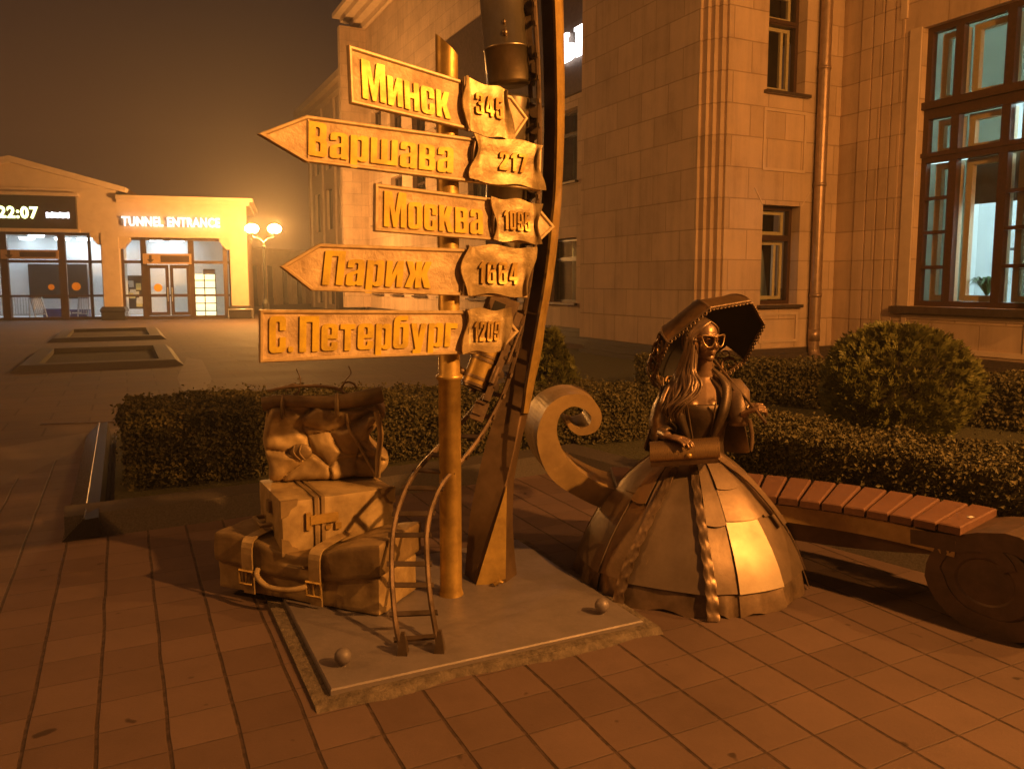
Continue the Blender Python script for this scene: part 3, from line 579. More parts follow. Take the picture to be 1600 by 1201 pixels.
# interior
m = MB(); m.box(xL, xr1 - .31, 4.9, 4.99, .02, zhl - .02); m.box(xL, xr1 - .31, .55, 4.89, .0, .02); m.box(xL, xr1 - .31, .55, 4.89, zhl - .02, zhl + .1); m.box(xl0 + .1, xl1 - .1, .61, 2.2, .02, zhl - .02); m.box(xL, xL + .1, .6, 4.89, .02, zhl - .02)
m.build('interior', WHITEW, pav, O0)
for px_, py_ in ((18, 379), (57, 368), (70, 377), (135, 374), (144, 382), (-40, 372), (-60, 381), (215, 391), (252, 392), (318, 391), (285, 388)):
    r_ = ray(px_, py_); tt = (zhl - .08 - CAM_H) / r_.z; q = Vector((0, 0, CAM_H)) + r_ * tt - PB; x_, y_ = q.dot(PD), q.dot(PN); y_ = min(max(y_, 1.2), 4.2)
    m = MB(); m.lathe((x_, y_, zhl - .1), [(.02, -.03), (.26, -.03), (.30, 0), (.30, .075)], 16, True); m.build('ceiling_lamp', COOL_LIGHT, pav, O0)
def ibox(name, mat, px0, px1, py0, py1, dy, th, parent=None, lab=None, cat=None, group=None):
    xa, xb = pX(px0, 440, dy), pX(px1, 440, dy); za, zb = max(pZ((px0 + px1) / 2, py1, dy), .03), pZ((px0 + px1) / 2, py0, dy)
    m = MB(); m.box(xa, xb, dy, dy + th, za, zb)
    return m, (xa, xb, za, zb)
def on_pav(m, name, mat, lab=None, cat=None, group=None):        # a thing of its own inside the pavilion
    o = m.build(name, mat, None, O0, label=lab, cat=cat, group=group); o.location = PB; o.rotation_euler.z = PA; return o
m, q = ibox('', None, 45, 96, 412, 466, 4.6, .28); on_pav(m, 'display_cabinet', DARKP, 'wide dark display cabinet on the white wall behind the clock side windows', 'cabinet')
m, q = ibox('', None, 102, 137, 412, 466, 4.6, .28); on_pav(m, 'display_cabinet', DARKP, 'narrower dark display cabinet beside the pavilion column', 'cabinet')
for lab, d in (('wall board covered with paper notices seen through the pane beside the double door', (197, 226, 430, 482, 3.0)),):
    m, q = ibox('', None, *d[:4], d[4], .08); b_ = on_pav(m, 'notice_board', DARKP, lab, 'board')
    rnd = random.Random(5); xa, xb, za, zb = q
    for k in range(9):
        w_, h_ = rnd.uniform(.18, .3), rnd.uniform(.15, .32); x_ = rnd.uniform(xa + .05, xb - w_ - .05); z_ = za + .1 + (zb - za - .5) * k / 8
        m = MB(); m.box(x_, x_ + w_, d[4] - .004 - .002 * k, d[4] - .002 - .002 * k, z_, z_ + h_); m.build('notice', PAPER_Y if k % 3 == 0 else PAPER, b_, O0)
m, q = ibox('', None, 303, 336, 428, 492, 1.6, .5); v_ = on_pav(m, 'vending_kiosk', SCREEN, 'glowing yellow vending case by the pane on the lamp side of the double door', 'vending machine')
xa, xb, za, zb = q; m = MB()
for k in range(5): zc = za + (zb - za) * (k + .6) / 5.4; m.box(xa - .02, xb + .02, 1.56, 1.598, zc - .02, zc + .02)
m.box(xa - .04, xa, 1.56, 1.598, za, zb); m.box((xa + xb) / 2 - .02, (xa + xb) / 2 + .02, 1.56, 1.598, za, zb); m.box(xb, xb + .04, 1.56, 1.598, za, zb); m.build('shelf_frame', DARKP, v_, O0)
m, q = ibox('', None, 318, 336, 420, 428, 1.6, .4); m.build('header_panel', BLUE, v_, O0)
for lab, p0, p1, lean in (('grey steel crowd barrier in the pavilion by the clock side corner', -10, 12, 0), ('grey steel crowd barrier standing upright in front of the wide dark cabinet', 17, 43, 0), ('grey steel crowd barrier tilted over beside the wide dark cabinet', 44, 62, .35), ('small grey barrier in front of the narrow dark cabinet', 122, 138, -.15)):
    m = MB(); xa, xb = pX(p0, 440, 1.6), pX(p1, 440, 1.6); H_ = 1.0
    top = lambda x, z: (x + lean * (1 - z / H_) * .6, 1.6 + .1 * lean, z)
    m.tube([top(xa, .05), top(xa, H_), top(xb, H_), top(xb, .05)], .03, 6); m.tube([top(xa, .22), top(xb, .22)], .025, 6)
    for k in range(1, 6): x_ = xa + (xb - xa) * k / 6; m.tube([top(x_, .22), top(x_, H_)], .016, 5)
    for x_ in (xa, xb): m.tube([(x_ + lean * .6, 1.3, .04), (x_ + lean * .6, 1.9, .04)], .025, 5)
    on_pav(m, 'crowd_barrier', CHROME, lab, 'barrier', 'crowd barriers inside the pavilion')
m = MB(); xa, xb = pX(64, 440, 2.4), pX(100, 440, 2.4); m.box(xa, xb, 2.4, 2.8, .03, .42); b_ = on_pav(m, 'bench', BLUE, 'low blue bench under the wide dark cabinet', 'bench', 'blue benches inside the pavilion')
m = MB(); m.box(xa + .9, xa + 1.1, 2.385, 2.398, .16, .3); m.box(xa + 1.14, xa + 1.5, 2.385, 2.398, .2, .27); m.build('white_mark', PAPER, b_, O0)
m = MB(); xa, xb = pX(104, 440, 2.4), pX(136, 440, 2.4); m.box(xa, xb, 2.4, 2.8, .03, .38); on_pav(m, 'bench', BLUE, 'low blue bench under the narrow dark cabinet', 'bench', 'blue benches inside the pavilion')
m = MB(); xa = pX(357, 488, -.5); xb = pX(395, 488, -.5); m.tube([(xa, -.5, .02), (xa, -.5, .42), (xb, -.5, .42), (xb, -.5, .02)], .03, 6); on_pav(m, 'guard_rail', CHROME, 'thin steel guard rail round the pedestal under the bright pavilion corner', 'rail')

# ================================================================== STREET LAMPS
def make_lamp(loc, label, rot):
    t = thing('street_lamp', loc, label, 'street lamp', 'twin-globe sodium street lamps'); t.rotation_euler.z = rot
    m = MB(); m.lathe((0, 0, 0), [(.20, 0), (.20, .12), (.14, .16), (.14, .75), (.10, .85), (.075, .9), (.06, 1.0), (.05, LH - .75), (.07, LH - .72), (.07, LH - .66), (.045, LH - .64), (.04, LH - .52)], 16, False); m.build('pole', POST, t, O0)
    for s in (-1, 1):
        m = MB(); m.tube([(0, 0, LH - .56), (s * .10, 0, LH - .44), (s * .22, 0, LH - .36), (s * .36, 0, LH - .34), (s * .42, 0, LH - .28), (s * .42, 0, LH - .2)], [.04, .035, .03, .03, .03, .05], 8); a = m.build('arm', POST, t, O0)
        m = MB(); m.lathe((s * .42, 0, LH - .2), [(.05, 0), (.11, .01), (.12, .04), (.10, .05)], 14); m.build('lamp_base', POST, t, O0)
        m = MB(); m.ell((s * .42, 0, LH), (.25, .25, .17), None, 14, 8); m.build('lamp_globe', LAMP, t, O0)
    return t
LH = 3.63
lamp = make_lamp(at(414, 440, 30.5) * Vector((1, 1, 0)) if False else Vector((at(414, 440, 30.5).x, 30.5, 0)), 'glowing twin-globe street lamp beside the bright corner of the tunnel pavilion', R(8))
LAMPS = [lamp]
for (x_, y_), rz, lab in NEAR_LAMPS:
    c = copy_tree(lamp, None, (x_, y_, 0)); c.rotation_euler.z = rz; c['label'] = lab; LAMPS.append(c)

def mast_lamp(x_, y_, h_, power, label):
    t = thing('tall_street_lamp', (x_, y_, 0), label, 'street lamp', 'tall street lamps round the square')
    m = MB(); m.lathe((0, 0, 0), [(.16, 0), (.16, .5), (.09, .7), (.06, h_ + .3)], 14); m.build('pole', POST, t, O0)
    d = Vector((-x_, 4 - y_, 0)).normalized(); m = MB(); m.tube([(0, 0, h_ + .28), tuple(d * .5 + Vector((0, 0, h_ + .45))), tuple(d * 1.0 + Vector((0, 0, h_ + .4)))], .04, 8); m.build('arm', POST, t, O0)
    m = MB(); m.lathe((d.x, d.y, h_), [(.05, .46), (.22, .42), (.26, .30), (.24, .28)], 16); m.build('lamp_hood', POST, t, O0)
    ld = bpy.data.lights.new('lamp_bulb', 'POINT'); ld.energy = power; ld.color = SODIUM; ld.shadow_soft_size = .12
    lo_ = bpy.data.objects.new('lamp_bulb', ld); col.objects.link(lo_); lo_.parent = t; lo_.location = (d.x, d.y, h_ + .12)
for k, ((x_, y_, h_), pw) in enumerate(MASTS):
    mast_lamp(x_, y_, h_, pw, ('tall hooded street lamp standing beyond the roll end of the bench', 'tall hooded street lamp beside the window wall of the station', 'unseen tall street lamp added on the plaza side to light the station flank', 'tall hooded street lamp behind the viewer')[k])

# ================================================================== HEDGES AND SHRUBS
def leaf_mesh(name, pts, nrm, size, aspect, seed, spread=.9, mat=LEAF, parent=None):
    rng = np.random.default_rng(seed); n = len(pts); pts = np.asarray(pts, float); nrm = np.asarray(nrm, float)
    d = nrm + rng.normal(0, spread, (n, 3)); d /= np.linalg.norm(d, axis=1)[:, None]
    r_ = rng.normal(0, 1, (n, 3)); u = np.cross(d, r_); u /= np.linalg.norm(u, axis=1)[:, None]; v = np.cross(d, u)
    s = size * rng.uniform(.6, 1.3, (n, 1)); l = s * aspect
    k = d * s * .22
    V = np.stack([pts - v * l, pts + u * s * .5 + k, pts + v * l, pts - u * s * .5 + k], 1).reshape(-1, 3)
    F = np.arange(4 * n).reshape(-1, 4)
    off = np.array(parent_base(parent)); me = bpy.data.meshes.new(name); me.from_pydata((V - off).tolist(), [], F.tolist()); me.update()
    o = bpy.data.objects.new(name, me); col.objects.link(o); me.materials.append(mat)
    if parent: o.parent = parent
    return o
def hedge(label, path, width, hfun, dens, leaf, seed, z0=BEDZ):
    P = [Vector((p[0], p[1])) for p in path]; rng = random.Random(seed); L_ = [0]
    for i in range(1, len(P)): L_.append(L_[-1] + (P[i] - P[i - 1]).length)
    T = L_[-1]
    def fr(s):
        for i in range(1, len(P)):
            if s <= L_[i] or i == len(P) - 1:
                k = (s - L_[i - 1]) / (L_[i] - L_[i - 1]); d = (P[i] - P[i - 1]).normalized(); return P[i - 1].lerp(P[i], k), Vector((-d.y, d.x))
    base = Vector((P[0].x, P[0].y, z0)); t = thing('hedge', base, label, 'hedge', 'clipped box hedges')
    m = MB(); rings = []
    for k in range(25):
        s = .05 + (T - .1) * k / 24; c, n_ = fr(s); h = hfun(s / T) - .05; w_ = width / 2 - .06
        rings.append([Vector((c.x + n_.x * q * w_, c.y + n_.y * q * w_, z0 - .03 + zz * (h + .03))) for q, zz in ((-.9, 0), (-1, .5), (-.97, .93), (-.8, 1), (.8, 1), (.97, .93), (1, .5), (.9, 0))])
    m.loft(rings, True, True, True); m.build('twig_mass', TWIG, t)
    pts, nr = [], []
    def lump(x, y, z): return noise.noise(Vector((x * 2.6, y * 2.6, z * 2.6))) * .085 + noise.noise(Vector((x * 9, y * 9, z * 9))) * .04
    n_top = int(T * width * dens); n_side = int(T * .6 * dens); n_end = int(width * .6 * dens)
    for kind, n in (('t', n_top), ('f', n_side), ('b', n_side), ('e', n_end), ('s', n_end)):
        for _ in range(n):
            s = rng.random() * T; q = rng.uniform(-1, 1)
            if kind == 'e': s = T
            if kind == 's': s = 0
            c, nn = fr(s); h = hfun(s / T); zz = rng.random() ** .8
            dd = Vector((nn.y, -nn.x)) * (1 if kind == 'e' else -1)
            if kind == 't': p = Vector((c.x + nn.x * q * width / 2, c.y + nn.y * q * width / 2, z0 + h)); n3 = Vector((0, 0, 1))
            elif kind in 'fb': q = 1 if kind == 'f' else -1; p = Vector((c.x + nn.x * q * width / 2, c.y + nn.y * q * width / 2, z0 + h * zz)); n3 = Vector((nn.x * q, nn.y * q, .25))
            else: p = Vector((c.x + nn.x * q * width / 2, c.y + nn.y * q * width / 2, z0 + h * zz)); n3 = Vector((dd.x, dd.y, .25))
            p += n3 * (lump(*p) - rng.random() ** 2 * .09 + (rng.random() < .05) * rng.random() * .07)
            pts.append(p); nr.append(n3)
    leaf_mesh('foliage', pts, nr, leaf, .75, seed, .8, LEAF, t)
    return t
hedge('broad clipped hedge behind the luggage and the sculpture', [g(6.72, -.02), g(6.72, 2.4), g(6.6, 4.7)], .95, lambda k: .60 - .14 * k, 5200, .0215, 1)
hedge('clipped hedge directly behind the wooden bench slats', [(1.62, 5.95), (2.35, 5.0), (3.1, 4.05), (3.9, 3.0)], .78, lambda k: .53, 6200, .0195, 2)
hedge('dim clipped hedge along the foot of the station wall', [(1.9, 11.0), (3.6, 9.9), (5.0, 8.6), (6.6, 7.0)], .8, lambda k: .52, 2600, .030, 3)
def thuja(label, c, rx, h, n, seed, tip, leafs):
    rng = random.Random(seed); t = thing('thuja_shrub', c, label, 'shrub', 'thuja shrubs'); c = Vector(c)
    m = MB(); m.lathe(c, [(.05, 0), (.045, .25), (.02, h * .6)], 8); m.build('trunk', TWIG, t)
    m = MB(); m.lathe(c, [(rx * .45, .06)] + [(rx * .78 * prof(k / 8, tip), .06 + (h * .92 - .06) * k / 8) for k in range(1, 8)] + [(.02, h * .9)], 16); m.build('twig_mass', TWIG, t)
    cl = []
    for _ in range(n // 12):
        u = rng.random(); th = rng.random() * 2 * math.pi; r_ = rx * prof(u, tip) * (1 + .12 * math.sin(3 * th + 5 * u) * rng.random())
        n3 = Vector((math.cos(th), math.sin(th), .75 if u > .4 else .35)).normalized(); p = c + Vector((math.cos(th) * r_, math.sin(th) * r_, .05 + u * (h - .05)))
        cl.append((p, n3))
    V, F = [], []
    for p, n3 in cl:                                   # each spray is a fan of narrow pointed leaflets
        ax = (n3 + Vector((rng.gauss(0, .35), rng.gauss(0, .35), rng.gauss(.25, .3)))).normalized(); sd = ax.cross(Vector((rng.gauss(0, 1), rng.gauss(0, 1), rng.gauss(0, 1)))).normalized(); dp = rng.random() ** 1.5 * .14
        q = p - n3 * dp
        for k in range(12):
            an = (k - 5.5) / 5.5 * 1.05 + rng.gauss(0, .12); l = leafs * rng.uniform(.7, 1.25) * (1 - .35 * abs(k - 5.5) / 5.5); d = (ax * math.cos(an) + sd * math.sin(an)).normalized(); w_ = d.cross(ax.cross(sd)).normalized() * l * .13
            b0 = q + d * l * .15 + Vector((rng.gauss(0, .008), rng.gauss(0, .008), rng.gauss(0, .008))); o = len(V); V += [b0, b0 + d * l * .5 + w_, b0 + d * l, b0 + d * l * .5 - w_]; F.append((o, o + 1, o + 2, o + 3))
    m = MB(); m.v = V; m.f = F; m.s = [False] * len(F); m.build('foliage', THUJA, t)
    return t
def prof(u, tip):
    if tip: return (math.sin(math.pi * min(u * .62 + .34, 1)) ** .8) * (1 - u * .35)
    return math.sqrt(max(0, 1 - ((u - .47) / .54) ** 2))
thuja('big round golden-green thuja behind the bench hedge below the lit window', (3.62, 7.3, BEDZ), .66, 1.12, 52000, 11, False, .062)
thuja('small pointed thuja peeping out behind the tall curved beam', (.42, 8.1, BEDZ), .34, 1.02, 16000, 12, True, .06)
# potted fern on the window ledge
bp = 12.04 + .62; q = g(8.04, bp, 1.24)
t = thing('potted_fern', q, 'green potted fern on the ledge behind the lit window', 'plant')
m = MB(); m.lathe(q, [(.10, 0), (.14, .10), (.15, .13), (.13, .13)], 16); m.build('pot', TERRA, t)
m = MB(); rng = random.Random(3)
for k in range(46):
    th = rng.random() * 6.28; l = rng.uniform(.2, .42); p0 = q + Vector((0, 0, .13)); d = Vector((math.cos(th), math.sin(th), 0)); wv = Vector((-d.y, d.x, 0)) * .022
    P = [p0 + d * l * s + Vector((0, 0, .30 * math.sin(s * 2.4) * rng.uniform(.7, 1.1))) for s in (0, .33, .66, 1)]
    for i in range(3): k1, k2 = (1, .8) if i < 2 else (.8, .1); m.quad(P[i] - wv * k1, P[i] + wv * k1, P[i + 1] + wv * k2, P[i + 1] - wv * k2)
m.build('foliage', FERN, t)
m = MB(); bx(m, ('a', 12.04), 7.1, 8.95, .48, .85, 1.19, 1.24); m.build('window_ledge', WOODI, bigw, BO)

# ================================================================== SIGNPOST SCULPTURE
PLZ = .045
pc0 = g(2.86, .644)
t = thing('base_plate', pc0, 'grey steel base plate on crumbling mortar under the signpost and beam', 'base plate')
m = MB(); rngp = random.Random(2)
ap = [(2.775 + rngp.uniform(-.02, .02), .575 + k * .142) for k in range(12)]
poly = [(a_ + rngp.uniform(-.025, .02), b_) for a_, b_ in ap] + [(4.2, 2.16), (4.2, .575)]
m.loft([[g(a_, b_, .004) for a_, b_ in poly], [g(a_ + (.03 if a_ < 4 else 0), b_, .016 + (.006 * (k % 3))) for k, (a_, b_) in enumerate(poly)]], True, True, False)
m.build('mortar_bed', CONCRETE, t)
m = MB(); b4 = [(2.862, .644), (2.835, 2.085), (4.12, 2.085), (4.12, .644)]
m.loft([[g(a_, b_, z) for a_, b_ in q] for q, z in ((b4, .02), (b4, PLZ - .006), ([(2.868, .650), (2.841, 2.079), (4.114, 2.079), (4.114, .650)], PLZ))], True, True, False)
m.build('steel_plate', PLATE, t)
for a_, b_ in ((3.03, .735), (2.985, 1.955)):
    c = g(a_, b_, PLZ); m = MB(); m.lathe(c, [(.012, 0), (.012, .008), (.02, .012)] + [(.034 * math.sin(math.pi * (k / 10)) + .001, .04 - .034 * math.cos(math.pi * k / 10)) for k in range(2, 11)], 18); m.build('ball_cap', PLATE, t)

# ---- post with its five arrow boards
pc = g(3.521, 1.407, PLZ); pc = Vector((pc.x, pc.y, PLZ))
post = thing('signpost', pc, 'golden post carrying five bronze arrow boards with city names and distances', 'signpost')
PTOP = at(705, 82, pc.y).z
m = MB(); m.lathe(pc, [(.062, 0), (.056, .02), (.0545, .03), (.0545, 1.08), (.064, 1.085), (.066, 1.095), (.064, 1.105), (.0525, 1.11), (.0525, PTOP - .12)], 28)
n_ = 28; r_ = .0525; lo = [Vector((pc.x + r_ * math.cos(2 * math.pi * k / n_), pc.y + r_ * math.sin(2 * math.pi * k / n_), PLZ + PTOP - .12)) for k in range(n_)]
hi = [Vector((v.x, v.y, PTOP + .035 - (v.x - pc.x) * .9)) for v in lo]
m.loft([lo, hi], True, True, True); m.build('pole', GOLD_BRONZE, post)

def rnd_poly(pts, seg=4):            # contour points (x, y[, radius]) -> polygon with rounded corners
    out = []; n = len(pts)
    for i, p in enumerate(pts):
        r_ = p[2] if len(p) > 2 else .012; c = Vector(p[:2]); a, b = Vector(pts[i - 1][:2]) - c, Vector(pts[(i + 1) % n][:2]) - c
        la, lb = a.length, b.length; r_ = min(r_, la * .48, lb * .48); a /= la; b /= lb
        k_ = seg if r_ > .03 else 1
        for k in range(k_ + 1):
            s = k / k_; out.append(c + a * r_ * (1 - s) ** 2 + b * r_ * s ** 2)
    return out
def rr(x0, y0, x1, y1, r_): return [(x0, y0, r_), (x0, y1, r_), (x1, y1, r_), (x1, y0, r_)]
def hgt(cs, k): return [[(p[0], p[1] * k, *p[2:]) for p in c] for c in cs]
A_C = [[(0, 0, .14), (0, .77, .14), (.48, .77, .14), (.48, .46), (.30, .46), (.30, .65, .04), (.19, .65, .04), (.19, .12, .04), (.30, .12, .04), (.30, .32), (.48, .32), (.48, 0, .14)]]
A_V = [[(0, 0), (0, .77), (.48, .77, .12), (.48, .43, .06), (.44, .395), (.50, .35, .06), (.50, 0, .12)], [(.19, .66), (.30, .66, .03), (.30, .45, .03), (.19, .45)], [(.19, .33), (.32, .33, .03), (.32, .11, .03), (.19, .11)]]
GL = {
 'М': [[(0, 0), (0, 1), (.27, 1), (.39, .40), (.51, 1), (.78, 1), (.78, 0), (.59, 0), (.59, .62), (.45, 0), (.33, 0), (.19, .62), (.19, 0)]],
 'и': [[(0, 0), (0, .77), (.18, .77), (.18, .36), (.33, .77), (.51, .77), (.51, 0), (.33, 0), (.33, .41), (.18, 0)]],
 'н': [[(0, 0), (0, .77), (.18, .77), (.18, .48), (.33, .48), (.33, .77), (.51, .77), (.51, 0), (.33, 0), (.33, .33), (.18, .33), (.18, 0)]],
 'с': A_C, 'С': hgt(A_C, 1.3),
 'к': [[(0, 0), (0, .77), (.18, .77), (.18, .46), (.30, .77), (.50, .77), (.37, .40), (.53, 0), (.33, 0), (.21, .33), (.18, .27), (.18, 0)]],
 'В': hgt(A_V, 1.3), 'в': A_V,
 'а': [[(0, .04, .08), (0, .36, .08), (.31, .46), (.31, .66, .03), (.20, .66, .03), (.20, .53), (.015, .53), (.015, .77, .15), (.50, .77, .15), (.50, 0), (.31, 0), (.31, .05), (.24, 0, .04), (.06, 0, .06)], [(.19, .12, .03), (.19, .31, .02), (.31, .36), (.31, .12, .03)]],
 'р': [[(0, -.2), (0, .77), (.19, .77), (.19, .71), (.27, .77, .03), (.50, .77, .12), (.50, 0, .12), (.27, 0, .03), (.19, .06), (.19, -.2)], [(.19, .13), (.19, .64), (.31, .64, .03), (.31, .13, .03)]],
 'ш': [[(0, 0), (0, .77), (.18, .77), (.18, .14), (.30, .14), (.30, .77), (.48, .77), (.48, .14), (.60, .14), (.60, .77), (.78, .77), (.78, 0)]],
 'о': [rr(0, 0, .50, .77, .14), rr(.19, .12, .31, .65, .05)],
 'П': [[(0, 0), (0, 1), (.58, 1), (.58, 0), (.38, 0), (.38, .84), (.20, .84), (.20, 0)]],
 'ж': [[(0, 0), (.14, .41), (.01, .77), (.20, .77), (.31, .47), (.31, .77), (.49, .77), (.49, .47), (.60, .77), (.79, .77), (.66, .41), (.80, 0), (.60, 0), (.49, .33), (.49, 0), (.31, 0), (.31, .33), (.20, 0)]],
 'е': [[(0, 0, .14), (0, .77, .14), (.50, .77, .14), (.50, .34), (.19, .34), (.19, .12, .03), (.31, .12, .03), (.31, .25), (.50, .25), (.50, 0, .14)], [(.19, .45), (.19, .66, .03), (.31, .66, .03), (.31, .45)]],
 'т': [[(.14, 0), (.14, .62), (0, .62), (0, .77), (.47, .77), (.47, .62), (.33, .62), (.33, 0)]],
 'б': [[(0, 0, .14), (0, 1.0, .2), (.46, 1.0), (.46, .86), (.20, .86, .06), (.20, .73), (.26, .77, .02), (.50, .77, .14), (.50, 0, .14)], rr(.19, .12, .31, .65, .04)],
 'у': [[(.08, -.2), (.08, -.06), (.17, -.03), (0, .77), (.19, .77), (.265, .32), (.33, .77), (.52, .77), (.36, -.12, .06), (.28, -.2, .05)]],
 'г': [[(0, 0), (0, .77), (.42, .77), (.42, .60), (.19, .60), (.19, 0)]],
 '.': [rr(0, 0, .15, .15, .05)],
 '0': [rr(0, 0, .5, 1, .15), rr(.19, .13, .31, .87, .05)],
 '1': [[(.12, 0), (.12, .72), (0, .68), (0, .80), (.15, 1), (.32, 1), (.32, 0)]],
 '2': [[(0, 0), (0, .18), (.31, .64), (.31, .84, .04), (.19, .84, .04), (.19, .66), (0, .66), (0, 1, .15), (.5, 1, .15), (.5, .6), (.25, .16), (.5, .16), (.5, 0)]],
 '3': [[(0, 0, .15), (0, .34), (.19, .34), (.19, .14), (.31, .14), (.31, .43), (.16, .44), (.16, .58), (.31, .6), (.31, .86), (.19, .86), (.19, .68), (0, .68), (0, 1, .15), (.5, 1, .15), (.5, .58, .05), (.44, .515), (.5, .45, .05), (.5, 0, .15)]],
 '4': [[(.27, 0), (.27, .18), (0, .18), (0, .34), (.19, 1), (.46, 1), (.46, .34), (.54, .34), (.54, .18), (.46, .18), (.46, 0)], [(.15, .34), (.27, .78), (.27, .34)]],
 '5': [[(0, 0, .15), (0, .34), (.19, .34), (.19, .14), (.31, .14), (.31, .50), (.19, .50), (.19, .43), (0, .43), (.03, 1), (.48, 1), (.48, .84), (.2, .84), (.19, .62), (.25, .66), (.5, .66, .14), (.5, 0, .15)]],
 '6': [[(0, 0, .15), (0, 1, .15), (.5, 1, .15), (.5, .70), (.31, .70), (.31, .86), (.19, .86), (.19, .60), (.26, .64), (.5, .64, .12), (.5, 0, .15)], rr(.19, .13, .31, .51, .03)],
 '7': [[(.08, 0), (.27, .83), (0, .83), (0, 1), (.5, 1), (.5, .85), (.28, 0)]],
}
GL['9'] = [[(.5 - p[0], 1 - p[1], *p[2:]) for p in c] for c in GL['6']]
def glyphs(txt, gap=.075):
    cs, x = [], 0.0
    for ch in txt:
        if ch == ' ': x += .10; continue
        w_ = max(p[0] for c in GL[ch] for p in c)
        cs += [[(p.x + x, p.y) for p in rnd_poly(c)] for c in GL[ch]]; x += w_ + gap
    x -= gap
    cu = bpy.data.curves.new('glyphs', 'CURVE'); cu.dimensions = '2D'; cu.fill_mode = 'BOTH'; cu.extrude = .5
    for c in cs:
        sp = cu.splines.new('POLY'); sp.points.add(len(c) - 1); sp.use_cyclic_u = True
        for k, p in enumerate(c): sp.points[k].co = (p[0] / x, p[1], 0, 1)
    return curve_mesh(cu)
class Board:                         # a vertical plane by the post; s runs along it, n comes out towards the viewer
    def __init__(s, ang, off):
        s.d = Vector((math.cos(R(ang)), math.sin(R(ang)), 0)); s.n = Vector((math.sin(R(ang)), -math.cos(R(ang)), 0)); s.o = Vector((pc.x, pc.y, 0)) + s.n * off
    def px(s, x, y):
        r_ = ray(x, y); o_ = Vector((0, 0, CAM_H)); t_ = (s.o - o_).dot(s.n) / r_.dot(s.n); q = o_ + r_ * t_
        return Vector(((q - s.o).dot(s.d), q.z))
    def w(s, p, n=0.0): return s.o + s.d * p[0] + Vector((0, 0, p[1])) + s.n * n
def inset(poly, k):
    n = len(poly); ar = sum(poly[i - 1].x * poly[i].y - poly[i].x * poly[i - 1].y for i in range(n)); sg = 1 if ar > 0 else -1; out = []
    for i in range(n):
        d0 = (poly[i] - poly[i - 1]).normalized(); d1 = (poly[(i + 1) % n] - poly[i]).normalized()
        n0, n1 = Vector((-d0.y, d0.x)) * sg, Vector((-d1.y, d1.x)) * sg; b = (n0 + n1).normalized(); out.append(poly[i] + b * (k / max(b.dot(n0), .35)))
    return out
